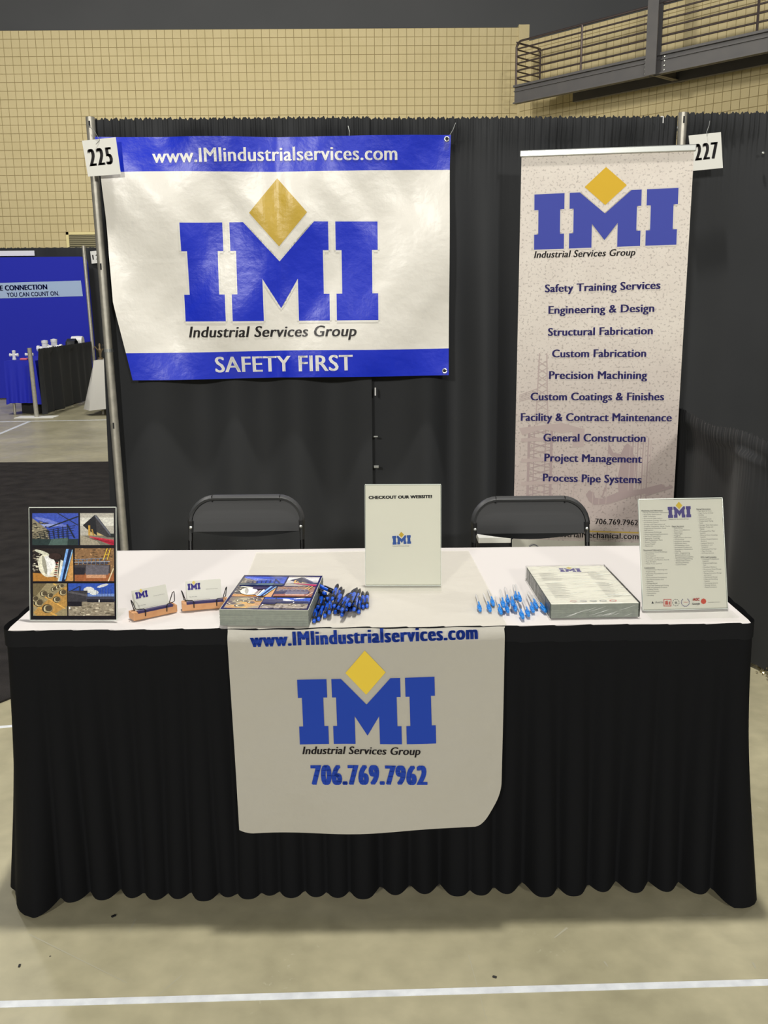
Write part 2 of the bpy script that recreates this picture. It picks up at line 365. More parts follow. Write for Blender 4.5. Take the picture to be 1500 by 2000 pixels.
a, b_ = at(0, 824, z=0), at(210, 820, z=0); tape(a + (a-b_)*.3, b_ + (b_-a)*1.5, .05, 'thin white tape line in front of the distant blue booth')
tape(at(58, 823, z=0), at(-60, 872, z=0), .05, 'white tape line running from the low pole towards the lower left')

# block walls ------------------------------------------------------------
BW, BH, G = .4064, .2032, .007
def blockmesh(w=BW):
    m_ = MB(); x0, x1, y0, y1, dd, g = G/2, w - G/2, G/2, BH - G/2, .008, .004
    def face(a, c2):
        o = [(a, -.03, y0), (c2, -.03, y0), (c2, -.03, y1), (a, -.03, y1)]; i = [(a+g, .0, y0+g), (c2-g, .0, y0+g), (c2-g, .0, y1-g), (a+g, .0, y1-g)]
        vs = [(p[0], .03, p[2]) for p in o] + [(p[0], -dd, p[2]) for p in i]
        m_.add(vs, [(4, 5, 6, 7), (0, 1, 5, 4), (1, 2, 6, 5), (2, 3, 7, 6), (3, 0, 4, 7)])
    h = w/2
    if w > .3: face(x0, h - .003); face(h + .003, x1)
    else: face(x0, x1)
    return m_
bl_me = blockmesh().mesh('concrete_block', block_m)
def block_wall(name, O, d, ncol, nrow, z0, near, cols_skip=lambda i, j: False, ztop=None):
    # O: left bottom start, d: unit direction along wall (rows up from z0); block front faces local -y
    ang = math.atan2(d[1], d[0]); root = MB()
    root.box((0, .0, 0), (ncol*BW, .25, z0 + nrow*BH)); w = root.obj(name, mortar_m, kind='structure')
    w.location = O; w.rotation_euler = (0, 0, ang)
    stuff = MB(); n = 0; cells = [(i, j) for i in range(ncol) for j in range(nrow) if not cols_skip(i, j)]
    cells.sort(key=lambda c2: near(*c2))
    for i, j in cells:
        if n < 300:
            o = link('concrete_block', bl_me, w); o.location = (i*BW, 0, z0 + j*BH); n += 1
        else:
            bm_ = blockmesh(); stuff.add([(x + i*BW, y, z + z0 + j*BH) for x, y, z in bm_.v], bm_.f)
    if stuff.v: stuff.obj('block_field', block_m, w, kind='stuff')
    return w
YW = 26.0
topA = at(500, 57, y=YW).z; xr = at(1013, 120, y=YW).x
nA = 52; zA0 = topA - 36*BH
vis = lambda i, j: 0
OA = (xr - nA*BW, YW, 0)
def nearA(i, j):
    x = OA[0] + i*BW; return (x - 0)**2*.2 + (5.6 - (zA0 + j*BH))**2*6 + (0 if j > 20 else 50)
_vi = round((at(120, 461, y=YW).x - OA[0])/BW); _vj = round((at(120, 461, y=YW).z - zA0)/BH); ventx0 = OA[0] + _vi*BW; ventx1 = ventx0 + 6*BW; ventz = zA0 + _vj*BH
def skipA(i, j):
    x = OA[0] + i*BW; z = zA0 + j*BH
    return _vi <= i < _vi + 6 and _vj - 6 <= j < _vj
block_wall('wall_back', OA, (1, 0), nA, 36, zA0, nearA, skipA)
pm = MB(); pm.box((xr - .02, YW - .04, 0), (xr + .25, YW + .25, topA + .06)); pm.obj('trim_1', block_m, kind='structure')
# angled wall behind the walkway
e_ = Vector((.66, -.75, 0)).normalized(); nrm = Vector((.75, .66, 0)).normalized()
WB = at(1015, 85, y=YW); topB = WB.z
startB = Vector((WB.x, WB.y, 0)) - e_*.6; zB0 = topB - 35*BH
block_wall('wall_right', startB, (e_.x, e_.y), 25, 35, zB0, lambda i, j: (0 if 12 < j else 99) + abs(j - 26)*.5 + i*.6)
ub = MB(); ub.box((-20, 28.5, 0), (22, 28.8, 18)); ub.obj('wall_upper', dark_wall, kind='structure')
vg = thing('vent_grille', 'metal louvred vent grille set low in the block wall, framed in cream', 'vent', (ventx0, YW - .06, ventz - 6*BH))
vm = MB(); w_, h_ = ventx1 - ventx0, 6*BH
for a, c2 in (((0, 0, 0), (.07, .06, h_)), ((w_-.07, 0, 0), (w_, .06, h_)), ((0, 0, h_-.07), (w_, .06, h_)), ((0, 0, 0), (w_, .06, .07))): vm.box(a, c2)
vm.obj('frame', cream_trim, vg)
for k in range(22):
    s_ = MB(); z = .09 + k*.048; s_.box((.07, .01, z), (w_-.07, .016, z+.036), mtx=None); s_.obj('slat', grille_m, vg)
bk = MB(); bk.box((.07, .045, .07), (w_-.07, .055, h_-.07)); bk.obj('backing', mat('vent_dark', (60, 56, 44), .8), vg)

# raised walkway ----------------------------------------------------------
F0 = at(1002, 167, y=24.65); zt = F0.z; zb = at(1003, 203, y=24.65).z; F0 = Vector((F0.x, F0.y, 0))
def s_at(u, off=0, z=4.5):                       # distance along the walkway whose point projects to image column u
    best = None; O = F0 + nrm*off; lo, hi = -2, 12
    for _ in range(50):
        m_ = (lo + hi)/2; p = O + e_*m_; d = p - EYE + Vector((0, 0, z)); rr_ = Vector((d.dot(rx), d.dot(ry), -d.dot(rx.cross(ry))))
        if 750 + F_PX*rr_.x/rr_.z < u: lo = m_
        else: hi = m_
    return lo
WM = Matrix((e_, nrm, Vector((0, 0, 1)))).transposed().to_4x4(); WM.translation = F0
wk = thing('walkway', 'dark steel raised walkway with horizontal bar railing along the block wall', 'walkway', mtx=WM)
zr = at(1014, 82, y=24.65).z; Lw = 9.5; sc_ = s_at(1268); hb = zt - zb
bm1 = MB(); bm1.box((0, 0, zt-.05), (Lw, .14, zt+.0)); bm1.box((0, .06, zb), (Lw, .08, zt-.05)); bm1.box((0, 0, zb), (Lw, .14, zb+.03)); bm1.box((0, .03, zt-.30*hb-.02), (Lw, .07, zt-.30*hb))
bm1.obj('front_beam', dark_steel, wk)
bm2 = MB(); s0 = s_at(1118, .95); bm2.box((s0, .86, zb-.02), (Lw, .98, zt-.1)); bm2.obj('rear_beam', dark_steel, wk)
bm3 = MB(); bm3.box((s0 - .5, .08, zt-.06), (Lw, 1.0, zt-.01)); bm3.obj('deck', dark_steel, wk)
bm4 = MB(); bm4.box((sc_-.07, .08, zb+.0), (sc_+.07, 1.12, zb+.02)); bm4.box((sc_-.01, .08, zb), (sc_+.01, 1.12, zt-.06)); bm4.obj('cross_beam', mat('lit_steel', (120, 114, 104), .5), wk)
cl = MB(); cl.box((sc_-.13, -.13, zb-.02), (sc_+.13, -.10, zr+1.2)); cl.box((sc_-.13, .03, zb-.02), (sc_+.13, .06, zr+1.2)); cl.box((sc_-.02, -.10, zb-.02), (sc_+.02, .03, zr+1.2)); cl.obj('column', dark_steel, wk)
for k in range(8):
    bt = MB(); bt.lathe([(.0, -.012), (.02, -.01), (.02, .01)], (sc_ + (-.24 if k % 2 else .22), .05, zb + .07 + (k//2)*.09), 'y', 8); bt.obj('bolt', alu_m, wk)
tr = MB(); r_ = .024
for k in range(6):
    z = zr - k*(zr - zt)/6.0
    br = MB(); br.tube([(0.15 if k == 0 else .05, .05, z), (Lw, .05, z)], r_ if k == 0 else .019, 6); br.obj('rail_bar' if k else 'top_rail', rail_steel, wk)
    b2 = MB(); b2.tube([(.02, .08, z), (.0, 1.0, z - .0)], .019, 6); b2.obj('return_bar', rail_steel, wk)
for u in (None, 1125, 1460, 1700):
    s_ = .05 if u is None else s_at(u); p_ = MB(); p_.tube([(s_, .05, zt), (s_, .05, zr - (.12 if u is None else 0))] + ([(s_+.03, .05, zr-.04), (s_+.12, .05, zr)] if u is None else []), .026, 6); p_.obj('post', rail_steel, wk)
bl = MB(); bl.tube([(-.0, .1, zt), (-.0, .1, zr-.1), (-.0, .2, zr), (-.0, .9, zr), (-.0, 1.0, zr-.1), (-.0, 1.0, zt)], .024, 6); bl.obj('end_frame', rail_steel, wk)

# =================================================================== BOOTH POLES AND DRAPES
YD = 5.2
def pole(top, foot, label):
    t = thing('upright_pole', label, 'pole', foot)
    d = Vector(top) - Vector(foot); m_ = MB(); m_.tube([(0, 0, .006), tuple(d)], .0225, 16)
    smooth_by_angle(m_.obj('tube', steel_m, t)); 
    c2 = MB(); k = d*.31; c2.tube([tuple(d*.52), tuple(d*.527)], .0242, 16); c2.obj('collar', alu_m, t)
    for f in (.36, .70, .985):
        q = MB(); p = d*f; q.box((p.x-.004, p.y-.0245, p.z-.016), (p.x+.004, p.y-.0222, p.z+.016)); q.obj('slot', rubber_m, t)
    bs = MB(); bs.bbox((-.2, -.2, 0), (.2, .2, .006), .002); bs.obj('base_plate', steel_m, t)
    return t
pole(at(176, 229, y=5.15) , at(247, 1118, y=5.15).xy.to_3d(), 'leaning galvanised upright pole at the left end of the black drape')
pole(at(1334, 220, y=5.15), (1.575, 5.15, 0), 'galvanised upright pole behind the right end of the retractable banner')
rd = MB(); rd.tube([(-1.45, YD+.06, 2.395), (1.60, YD+.06, 2.395)], .014, 10); tag(rd.obj('drape_rod', alu_m), 'horizontal rod carrying the drape behind the booth', 'rod')
rd = MB(); rd.tube([(1.61, YD+.06, 2.395), (3.4, YD+.06, 2.395)], .014, 10); tag(rd.obj('drape_rod', alu_m), 'horizontal rod carrying the drape right of the banner', 'rod')
def folds(seed, n=6, lo=5, hi=23):
    r = random.Random(seed); return [(r.uniform(lo, hi), r.uniform(0, 6.28), r.uniform(.5, 1), r.uniform(-.5, .5)) for _ in range(n)]
def drape(name, x0, x1, ztop, zbot, y, label, seed, amp=.022, nu=420, nv=44, env=None, mt=drape_m, frm=None, cat='drape', slant=0, lo=5, hi=23, ruf_k=1.0):
    fs = folds(seed, lo=lo, hi=hi); r = random.Random(seed+1); ph = [r.uniform(0, 6.28) for _ in range(4)]
    L_ = x1 - x0
    def fn(i, j):
        s = i*L_; z = ztop + .035 - j*(ztop + .035 - zbot); dtop = ztop - z
        A = amp*(.35 + .65*min(1, max(0, dtop)/1.1)) * (env(x0 + s) if env else 1)
        d = 0
        for f, p, a, k in fs: d += a*math.sin(f*s + p + k*max(0, dtop))
        d = d/2.0*A
        near = math.exp(-((dtop)/.07)**2)
        ruf = (math.sin(s*190 + 2*math.sin(s*37)) + .6*math.sin(s*310 + ph[1]))*.006*ruf_k*math.exp(-abs(dtop)/.09)
        bulge = .016*near
        zz = z + (.004*math.sin(s*250 + ph[2]) + .003*math.sin(s*113 + ph[3]) + .003*math.sin(s*411))*max(0, 1 - j*nv/2.5)
        sl = slant*max(0, dtop)
        P_ = (x0 + s + sl*(1-i), y - .018 + d*(1 if dtop > .05 else .3) - ruf - bulge, zz)
        return P_ if frm is None else frm(P_)
    m_ = MB(); m_.grid(fn, nu, nv); o = m_.obj(name, mt, smooth=True)
    return tag(o, label, cat)
env1 = lambda x: .5 + .9*math.exp(-((x+.95)/.45)**2) + .1*abs(math.sin(x*3))
drape('pipe_drape', -1.440, -.030, 2.41, .02, YD, 'sheer black drape panel behind the hanging banner, left of the slit', 3, .032, env=env1, slant=-.03)
env2 = lambda x: .35 + 1.5*math.exp(-((x-.55)/.28)**2) + .6*math.exp(-((x-1.3)/.3)**2)
drape('pipe_drape', -.045, 1.56, 2.41, .02, YD + .03, 'black drape panel between the slit and the retractable banner', 5, .032, env=env2)
drape('pipe_drape', 1.60, 3.3, 2.42, .02, YD, 'black pleated drape panel at the far right behind the number 227 card', 8, .045)
for u, v, w_, h_, mm, lb_ in ((733, 765, .007, .042, 'white', 'added white piece for the light showing through the slit between the two drapes'), (734, 853, .022, .005, 'metal', 'added metal piece for a light spot showing through the drape slit, upper one'), (735, 912, .026, .012, 'metal', 'added metal piece for a light spot showing through the drape slit, lower one')):  # pieces added for the light bits seen through the slit between the drapes
    p = at(u, v, y=YD - .055); k_ = MB(); k_.bbox((p.x - w_/2, p.y - .002, p.z - h_/2), (p.x + w_/2, p.y + .02, p.z + h_/2), .001)
    tag(k_.obj('slit_light_bit', white_plastic if mm == 'white' else alu_m), lb_, 'clip')
# low side drape on the right, its rod running towards the viewer
sr = MB(); sr.tube([(1.61, YD-.06, .915), (1.61, 2.3, .915)], .014, 10); tag(sr.obj('drape_rod', alu_m), 'low rod under the short side drape on the right', 'rod')
def side(P_): x, y, z = P_; return (1.60 + (y - 2.0), YD - .08 - (x), z + .012*math.sin(x*7)*(1 if z > .8 else .2))
drape('side_drape', 0, 2.9, .925, .02, 2.0, 'short black side drape folded over its low rod at the right', 21, .05, nu=420, nv=50, frm=side, lo=3, hi=13, ruf_k=.45)
hm = MB(); rnd = random.Random(4)
for k in range(900):  # shiny flecks stand in for light sparkling on the mesh hem
    y = rnd.uniform(2.4, 4.15); x = 1.585 + rnd.gauss(0, .012) + .02*math.sin(y*9); z = abs(rnd.gauss(.0, .012)) + .004; q = rnd.uniform(.003, .007)
    n1 = Vector((rnd.gauss(0, 1), rnd.gauss(0, 1), rnd.gauss(0, 1))).normalized(); u_ = n1.orthogonal()*q; v_ = n1.cross(u_)
    c0 = Vector((x, y, z)); m1 = 0
    hm.add([c0 + u_, c0 + v_, c0 - u_, c0 - v_], [(0, 1, 2, 3)])
hs = hm.obj('hem_sparkle', mat('hem_glint', (150, 140, 110), .25, metal=.8)); hs['kind'] = 'stuff'; tag(hs, 'bright flecks standing in for light on the mesh hem under the side drape', 'trim')

# =================================================================== HANGING BANNER
BP = Panel(at(570, 742, y=5.13), (1, 0, 0), (0, 0, 1)); BP.O = Vector((at(570, 742, y=5.13).x, 5.13, at(570, 742, y=5.13).z)); BP.mtx.translation = BP.O
def bdisp(a, b_):
    t = b_/1.22
    d = .013*math.sin(a*5 + 1 + b_) + .009*math.sin(a*9 - b_*6)
    d += .015*math.sin((a*.75 + b_*.66)*10 + 1.0)*max(0, min(1, (-a - .1)/.5))                     # pull folds to the top left
    d += .017*math.sin((a*.7 - b_*.71)*9)*max(0, min(1, (a - .25)/.4))                            # and to the top right
    d += -.008*math.exp(-((a + .065 - b_*.02)/.045)**2) + .004*math.sin(b_*9 + a*2)
    d += .0022*math.sin(a*27 + 3*math.sin(b_*7)) * (.4 + t*.6)
    return d + .030
Ls = [(190, 270), (200, 345), (207, 420), (214, 500), (225, 590), (240, 650), (252, 700), (262, 742)]
Rs = [(880, 266), (878, 330), (877, 500), (876, 732)]
def edge(px_, t):
    P_ = [BP.px(*p) for p in px_]; b0, b1 = P_[0][1], P_[-1][1]; b_ = b0 + (b1 - b0)*t
    for p, q in zip(P_, P_[1:]):
        if q[1] <= b_ <= p[1] or q is P_[-1]:
            k = (b_ - p[1])/(q[1] - p[1]); return (p[0] + (q[0] - p[0])*k, b_)
ban = thing('hanging_banner', 'blue and white vinyl banner reading SAFETY FIRST hung on the black drape', 'banner', mtx=BP.mtx)
VW, VB = lin((240, 237, 229)), lin((12, 44, 206))
def bfn(i, j):
    # rows chosen so that the colour bands end on mesh edges
    t = j; l, r = edge(Ls, t), edge(Rs, t); a = l[0] + (r[0]-l[0])*i; b_ = l[1] + (r[1]-l[1])*i
    return (a, b_ + .004*math.sin(i*9)*(1 if j < .5 else -.6), bdisp(a, b_))
m_ = MB(); m_.grid(bfn, 176, 188, lambda i, j: VB if j < 26/188 or j > 166/188 else VW); m_.obj('banner_sheet', vinyl_m, ban, smooth=True)
def bsheet(): return Sheet(BP, bdisp, .012, .0018, 1.5e-4)
s = bsheet(); s.text('www.IMIindustrialservices.com', (299, 319), (776, 313), 27, WHITE, bx=.032); s.obj('web_address', ink_v, ban)
s = bsheet(); s.logo((363, 628), (739, 625), 192, blue=VB, gold=lin((204, 172, 62)), edge=lin((235, 233, 226))); s.obj('logo', ink_v, ban)
s = bsheet(); s.text('Industrial Services Group', (370, 659), (697, 656), 21, INK, shear=.2, bx=.04); s.obj('lettering', ink_v, ban)
s = bsheet(); s.text('SAFETY FIRST', (422, 727), (690, 722), 30, WHITE, bx=.035); s.obj('slogan', ink_v, ban)
for u, v in ((872, 273), (868, 724)):
    a, b_ = BP.px(u, v); g_ = MB(); n = 14
    g_.tube([(a + .011*math.cos(2*math.pi*k/n), b_ + .011*math.sin(2*math.pi*k/n), bdisp(a, b_) + .003) for k in range(n)], .0035, 6, closed=True); g_.obj('grommet', alu_m, ban)
    g_ = MB(); g_.lathe([(.0, .0005), (.009, .0012)], (a, b_, bdisp(a, b_) + .001)); g_.obj('hole', rubber_m, ban)
for (u0, v0, u1, v1) in ((680, 246, 682, 268), (890, 240, 876, 268)):
    q0 = at(u0, v0, y=5.13); q1 = at(u1, v1, y=5.12); w_ = MB(); w_.tube([q0, q0.lerp(q1, .5) + Vector((.004, 0, 0)), q1], .0016, 5)
    tag(w_.obj('wire_hook', alu_m), 'thin wire hook holding the middle of the banner top' if u0 < 700 else 'thin wire hook holding the top right corner of the banner', 'hook')

# number cards
def card(px4, y, num, label, tx, depth=.0015, hook=None):
    c4 = [at(*p, y=y) for p in px4]; ex = (c4[2] - c4[3]).normalized(); P = Panel(c4[3], ex, (0, 0, 1)); P = Panel(c4[3], ex, Vector((0, 0, 1)) - ex*ex.z)
    t = thing('number_card', label, 'sign', mtx=P.mtx)
    m_ = MB(); m_.prism([P.px(*p) for p in px4], -depth, 0, lambda a, b_, d: (a, b_, d)); cd_ = fixn(m_.obj('card', paper_m, t))
    s = Sheet(P, base=.0003); s.text(num, *tx, INK, bx=.06, sp=1.3); s.obj('number', ink_m, cd_)
    if hook:
        h_ = MB(); h_.tube([(*P.px(*p), .002 + .004*(i % 2)) for i, p in enumerate(hook)], .0015, 5); h_.obj('wire_hook', alu_m, t)
    return t
card([(160, 275), (226, 268), (236, 340), (172, 345)], 5.06, '225', 'white square card numbered 225 wired to the leaning left pole', ((175, 325), (222, 320), 33), hook=[(174, 246), (186, 258), (195, 274), (188, 282)])
card([(1345, 265), (1408, 258), (1412, 328), (1352, 334)], 5.09, '227', 'white square card numbered 227 hanging half behind the retractable banner', ((1357, 314), (1403, 309), 32), hook=[(1386, 236), (1384, 246), (1380, 258), (1381, 266)])
sh_ = MB(); a = at(1292, 233, y=5.12); sh_.tube([a + Vector((-.003, 0, .012)), a + Vector((.006, -.01, .01)), a + Vector((.006, -.01, -.02))], .003, 6); tag(sh_.obj('drape_hook', white_plastic), 'small white hook over the drape top left of the right pole', 'hook')
kn = MB(); kn.lathe([(0, -.01), (.006, -.008), (.008, 0), (.006, .008)], at(1490, 299, y=5.13), 'y', 10); tag(kn.obj('drape_stud', alu_m), 'tiny shiny metal stud on the far right drape', 'stud')

# =================================================================== RETRACTABLE BANNER
ph = .19; O = at(1003, 960, y=4.92); SP = Panel((O.x, O.y, 0), (math.cos(ph), -math.sin(ph), 0), (0, 0, 1))
SP.O.z = 0; SP.mtx.translation = SP.O
st = thing('retractable_banner', 'tall speckled grey roll-up banner listing the firm\'s services on the right', 'banner', mtx=SP.mtx)
aL, bT = SP.px(1020, 302); aR, bT2 = SP.px(1357, 290); bT = (bT + bT2)/2
aL = (aL + SP.px(1003, 960)[0])/2; aR = (aR + SP.px(1315, 970)[0])/2
bm_ = MB(); bm_.box((aL, .085, -.002), (aR, bT, 0)); bm_.obj('banner_sheet', speckle_m, st)
tb = MB(); tb.bbox((aL-.008, bT-.012, -.012), (aR+.008, bT+.018, .010), .004); tb.obj('top_bar', alu_m, st)
bs = MB(); bs.bbox((aL-.02, .012, -.09), (aR+.02, .085, .06), .02); bs.obj('base_cassette', alu_m, st)
for x in (aL+.12, aR-.2):
    ft = MB(); ft.bbox((x, 0, -.2), (x+.07, .014, .2), .005); ft.obj('foot', black_plastic, st)
pl = MB(); pl.tube([((aL+aR)/2, .08, -.03), ((aL+aR)/2, bT, -.012)], .009, 8); pl.obj('support_pole', alu_m, st)
SB, SG = lin((62, 74, 176)), lin((226, 184, 44)); SN = lin((58, 52, 122))
s = Sheet(SP, base=.0008)
s.logo((1043, 488), (1321, 478), 108, blue=SB, gold=SG, edge=lin((226, 220, 212))); s.obj('logo', ink_m, st)
s = Sheet(SP, base=.0008); s.text('Industrial Services Group', (1043, 504), (1241, 499), 13, INK, shear=.2, bx=.04); s.obj('tagline', ink_m, st)
for body, p0, p1 in (('Safety Training Services', (1064, 571), (1290, 564)), ('Engineering & Design', (1071, 613), (1278, 609)), ('Structural Fabrication', (1070, 656), (1275, 653)),
                     ('Custom Fabrication', (1078, 698), (1262, 697)), ('Precision Machining', (1072, 740), (1264, 740)), ('Custom Coatings & Finishes', (1036, 782), (1297, 782)),
                     ('Facility & Contract Maintenance', (1017, 822), (1312, 823)), ('General Construction', (1061, 862), (1261, 863)), ('Project Management', (1063, 901), (1254, 904)), ('Process Pipe Systems', (1060, 940), (1253, 944))):
    s = Sheet(SP, base=.0016); s.text(body, p0, p1, 15, SN, bx=.06); s.obj('service_line', ink_m, st)
s = Sheet(SP, base=.0016); s.text('\u2022  706.769.7962', (1148, 1023), (1246, 1026), 10.5, INK, bx=.03)
s.text('www.IMIndustrialMechanical.com', (1012, 1046), (1247, 1053), 10.5, INK, bx=.03); s.obj('contact_lines', ink_m, st)
# faded mauve picture of cranes, scaffold and workers
s = Sheet(SP, base=.0006, dz=1e-6); mv, mv2 = lin((178, 160, 160)), lin((194, 178, 175))
def bar(p, q, w, c_=mv):
    d = math.hypot(q[0]-p[0], q[1]-p[1]); nx_, ny_ = -(q[1]-p[1])/d*w/2, (q[0]-p[0])/d*w/2
    s.ppoly([(p[0]+nx_, p[1]+ny_), (q[0]+nx_, q[1]+ny_), (q[0]-nx_, q[1]-ny_), (p[0]-nx_, p[1]-ny_)], c_)
for x in (1052, 1064): bar((x + (4 if x > 1060 else 2), 690), (x + (6 if x > 1060 else -6), 830), 2.4, mv2)
for k in range(9): bar((1050, 705 + k*14), (1068, 716 + k*14), 1.5, mv2); bar((1068, 705 + k*14), (1050, 716 + k*14), 1.5, mv2)
for k in range(5): bar((1014, 772 + k*3), (1052, 758 + k*4), 1.2, mv2)
for x in (1034, 1044, 1066, 1078): bar((x, 830), (x - 4, 980), 5 if x in (1034, 1078) else 2)
for k in range(11): bar((1032, 838 + k*13), (1080, 850 + k*13), 1.6); bar((1080, 838 + k*13), (1032, 850 + k*13), 1.6)
for y in (860, 900, 945): bar((1018, y), (1092, y - 4), 7, mv2)
s.ppoly([(1014, 836), (1098, 826), (1140, 838), (1098, 846), (1060, 838), (1020, 850)], mv2)
s.ppoly([(1118, 835), (1142, 837), (1140, 872), (1118, 874)], mv2)
s.ppoly([(1190, 868), (1198, 884), (1212, 887), (1220, 870), (1226, 866), (1234, 872), (1236, 884), (1244, 900), (1240, 935), (1236, 958), (1208, 962), (1206, 935), (1212, 905), (1210, 896), (1196, 893), (1188, 884)], mv)
for k in range(9): bar((1232 + k*5, 850 + 5*(k % 3)), (1226 + k*5, 975), 2.2 if k % 2 else 1.4, mv if k % 2 else mv2)
s.ppoly([(1144, 966), (1150, 958), (1160, 962), (1162, 972), (1176, 974), (1210, 960), (1250, 956), (1292, 945), (1300, 950), (1270, 962), (1232, 970), (1190, 984), (1160, 986), (1150, 978)], mv)
bar((1176, 972), (1182, 952), 3); bar((1262, 966), (1313, 950), 5)
for x in (1090, 1103, 1112, 1122, 1160, 1172, 1186): bar((x, 905 + (x*7) % 23), (x - 3, 990), 1.3, mv2)
bar((1190, 850), (1183, 960), 1.3, mv)
s.obj('site_picture', ink_m, st)
s = Sheet(SP, base=.0022); s.ppoly([(1002, 1032), (1320, 1041), (1320, 1044), (1002, 1035)], lin((206, 176, 92)))
s.obj('gold_rule', ink_m, st)
s = Sheet(SP, base=.0007); s.ppoly([(1000, 1053), (1320, 1062), (1325, 1100), (1000, 1092)], lin((205, 204, 192)))
for k in range(11):
    a = math.radians(205 + k*13); u, v = 1042 + 12*math.cos(a), 1078 + 14*math.sin(a); s.ppoly([(u-2, v-2.5), (u+2.5, v), (u, v+2)], lin((110, 112, 120)))
s.obj('footer_strip', ink_m, st)
# black bag on the floor in front of it, right
bg = thing('black_bag', 'black bag with a carry handle behind the table, under the banner foot', 'bag', (1.27, 4.40, 0), .1)
m_ = MB(); m_.bbox((-.19, -.10, 0), (.19, .10, .285), .035); smooth_by_angle(m_.obj('body', mat('bag_fabric', (28, 28, 31), .8), bg), 60)
m_ = MB(); m_.tube([(-.07, 0, .275), (-.055, 0, .31), (.055, 0, .31), (.07, 0, .275)], .012, 8); m_.obj('handle', mat('bag_fabric'), bg)
q = at(979, 1047, y=4.55); wb = thing('storage_box', 'dark box with a white lid on the floor behind the right chair', 'box', (q.x - .01, 4.66, 0))
pa = MB(); pa.bbox((-.10, -.13, 0), (.05, .12, q.z - .032), .006); pa.obj('body', mat('bag_fabric'), wb)
pa = MB(); pa.bbox((-.105, -.135, q.z - .030), (.055, .125, q.z), .004); pa.obj('lid', paper_m, wb)

# =================================================================== FOLDING CHAIRS
def chair(loc, rz, label):
    t = thing('folding_chair', label, 'chair', loc, rz, 'folding chairs behind the table')
    W_, H_ = .222, .765                           # half width, height of the rail; +y is the back
    yb = lambda z: .20 + (z - .43)*.22
    def fp(x, z): return (x, yb(z), z)
    out = [(-W_, .43)] + [(-W_, .66)] + [(x, z) for x, z in arc(-W_+.095, H_-.095, .095, 180, 90, 8)] + [(x, z) for x, z in arc(W_-.095, H_-.095, .095, 90, 0, 8)] + [(W_, .66), (W_, .43)]
    m_ = MB(); m_.tube([(x, yb(z) + .0, z) for x, z in out], .0095, 8); smooth_by_angle(m_.obj('back_frame', black_metal, t), 60)
    # plastic shell wrapping the frame: outer rim and recessed panel
    rim = [(-W_-.009, .605), (-W_-.009, .668)] + arc(-W_+.095, H_-.095, .106, 180, 90, 8) + arc(W_-.095, H_-.095, .106, 90, 0, 8) + [(W_+.009, .668), (W_+.009, .605)]
    inn = [(-W_+.006, .602), (-W_+.006, .668)] + arc(-W_+.095, H_-.095, .089, 180, 90, 8) + arc(W_-.095, H_-.095, .089, 90, 0, 8) + [(W_-.006, .668), (W_-.006, .602)]
    m_ = MB(); n = len(rim)
    def ring(P_, dy): return [(x, yb(z) + dy, z) for x, z in P_]
    mid = [((a[0]+c2[0])/2, (a[1]+c2[1])/2) for a, c2 in zip(rim, inn)]
    rows = [ring(rim, .012), ring(rim, -.004), ring(mid, -.016), ring(inn, -.012), ring(inn, .004), ring(mid, .016)]
    vs = [p for r in rows for p in r]; fs = []
    for i in range(6):
        for k in range(n-1): fs.append((i*n+k, i*n+k+1, ((i+1) % 6)*n+k+1, ((i+1) % 6)*n+k))
    fs += [tuple(i*n for i in range(6)), tuple(i*n+n-1 for i in range(5, -1, -1))]
    m_.add(vs, fs); smooth_by_angle(fixn(m_.obj('back_rim', mat('grey_plastic', (62, 63, 64), .45), t)), 50)
    bot = [(W_-.012 - (2*W_-.024)*k/12, .636 - .024*math.sin(math.pi*k/12)) for k in range(13)]
    pan = [(x, z) for x, z in inn[1:-1]] + bot
    m_ = MB(); m_.prism(pan, 0, 1, lambda a, c2, d: (a, yb(c2) - .006 + d*.010 + .010*(1 - (a/W_)**2), c2)); fixn(m_.obj('backrest', black_plastic, t))
    for sx_ in (-1, 1):
        m_ = MB(); m_.lathe([(0, -.008), (.006, -.006), (.007, .0)], (sx_*(W_-.004), yb(.655)-.012, .655), 'y', 12); m_.obj('rivet', alu_m, t)
        m_ = MB(); m_.bbox((sx_*(W_-.004)-.007, yb(.655)-.016, .632), (sx_*(W_-.004)+.007, yb(.655)-.008, .682), .002); m_.obj('rivet_recess', rubber_m, t)
        m_ = MB(); m_.box((sx_*.135-.0012, yb(.76)-.013, .752), (sx_*.135+.0012, yb(.76)+.01, .777)); m_.obj('notch', rubber_m, t)
        m_ = MB(); m_.tube([(sx_*W_, yb(.43), .43), (sx_*W_, -.16, .012)], .0095, 8); fl_ = m_.obj('front_leg', black_metal, t)
        m_ = MB(); m_.tube([(sx_*(W_-.025), .05, .42), (sx_*(W_-.025), .30, .012)], .0095, 8); rl_ = m_.obj('rear_leg', black_metal, t)
        m_ = MB(); m_.lathe([(.011, 0), (.013, .004), (.011, .03)], (sx_*W_, -.162, 0)); m_.obj('foot_cap', rubber_m, fl_)
        m_ = MB(); m_.lathe([(.011, 0), (.013, .004), (.011, .03)], (sx_*(W_-.025), .30, 0)); m_.obj('foot_cap', rubber_m, rl_)
    m_ = MB(); m_.tube([(-W_+.025, .245, .10), (W_-.025, .245, .10)], .007, 8); m_.obj('stretcher', black_metal, t)
    m_ = MB(); m_.tube([(-W_, -.11, .07), (W_, -.11, .07)], .007, 8); m_.obj('stretcher', black_metal, t)
    m_ = MB(); m_.bbox((-.205, -.19, .42), (.205, .19, .445), .010); smooth_by_angle(m_.obj('seat', black_plastic, t), 50)
    return t
chair((-.528, 3.44, 0), .0, 'black folding chair behind the table on the left, before the plain drape')
chair((.592, 3.36, 0), .0, 'black folding chair behind the table on the right, before the retractable banner')

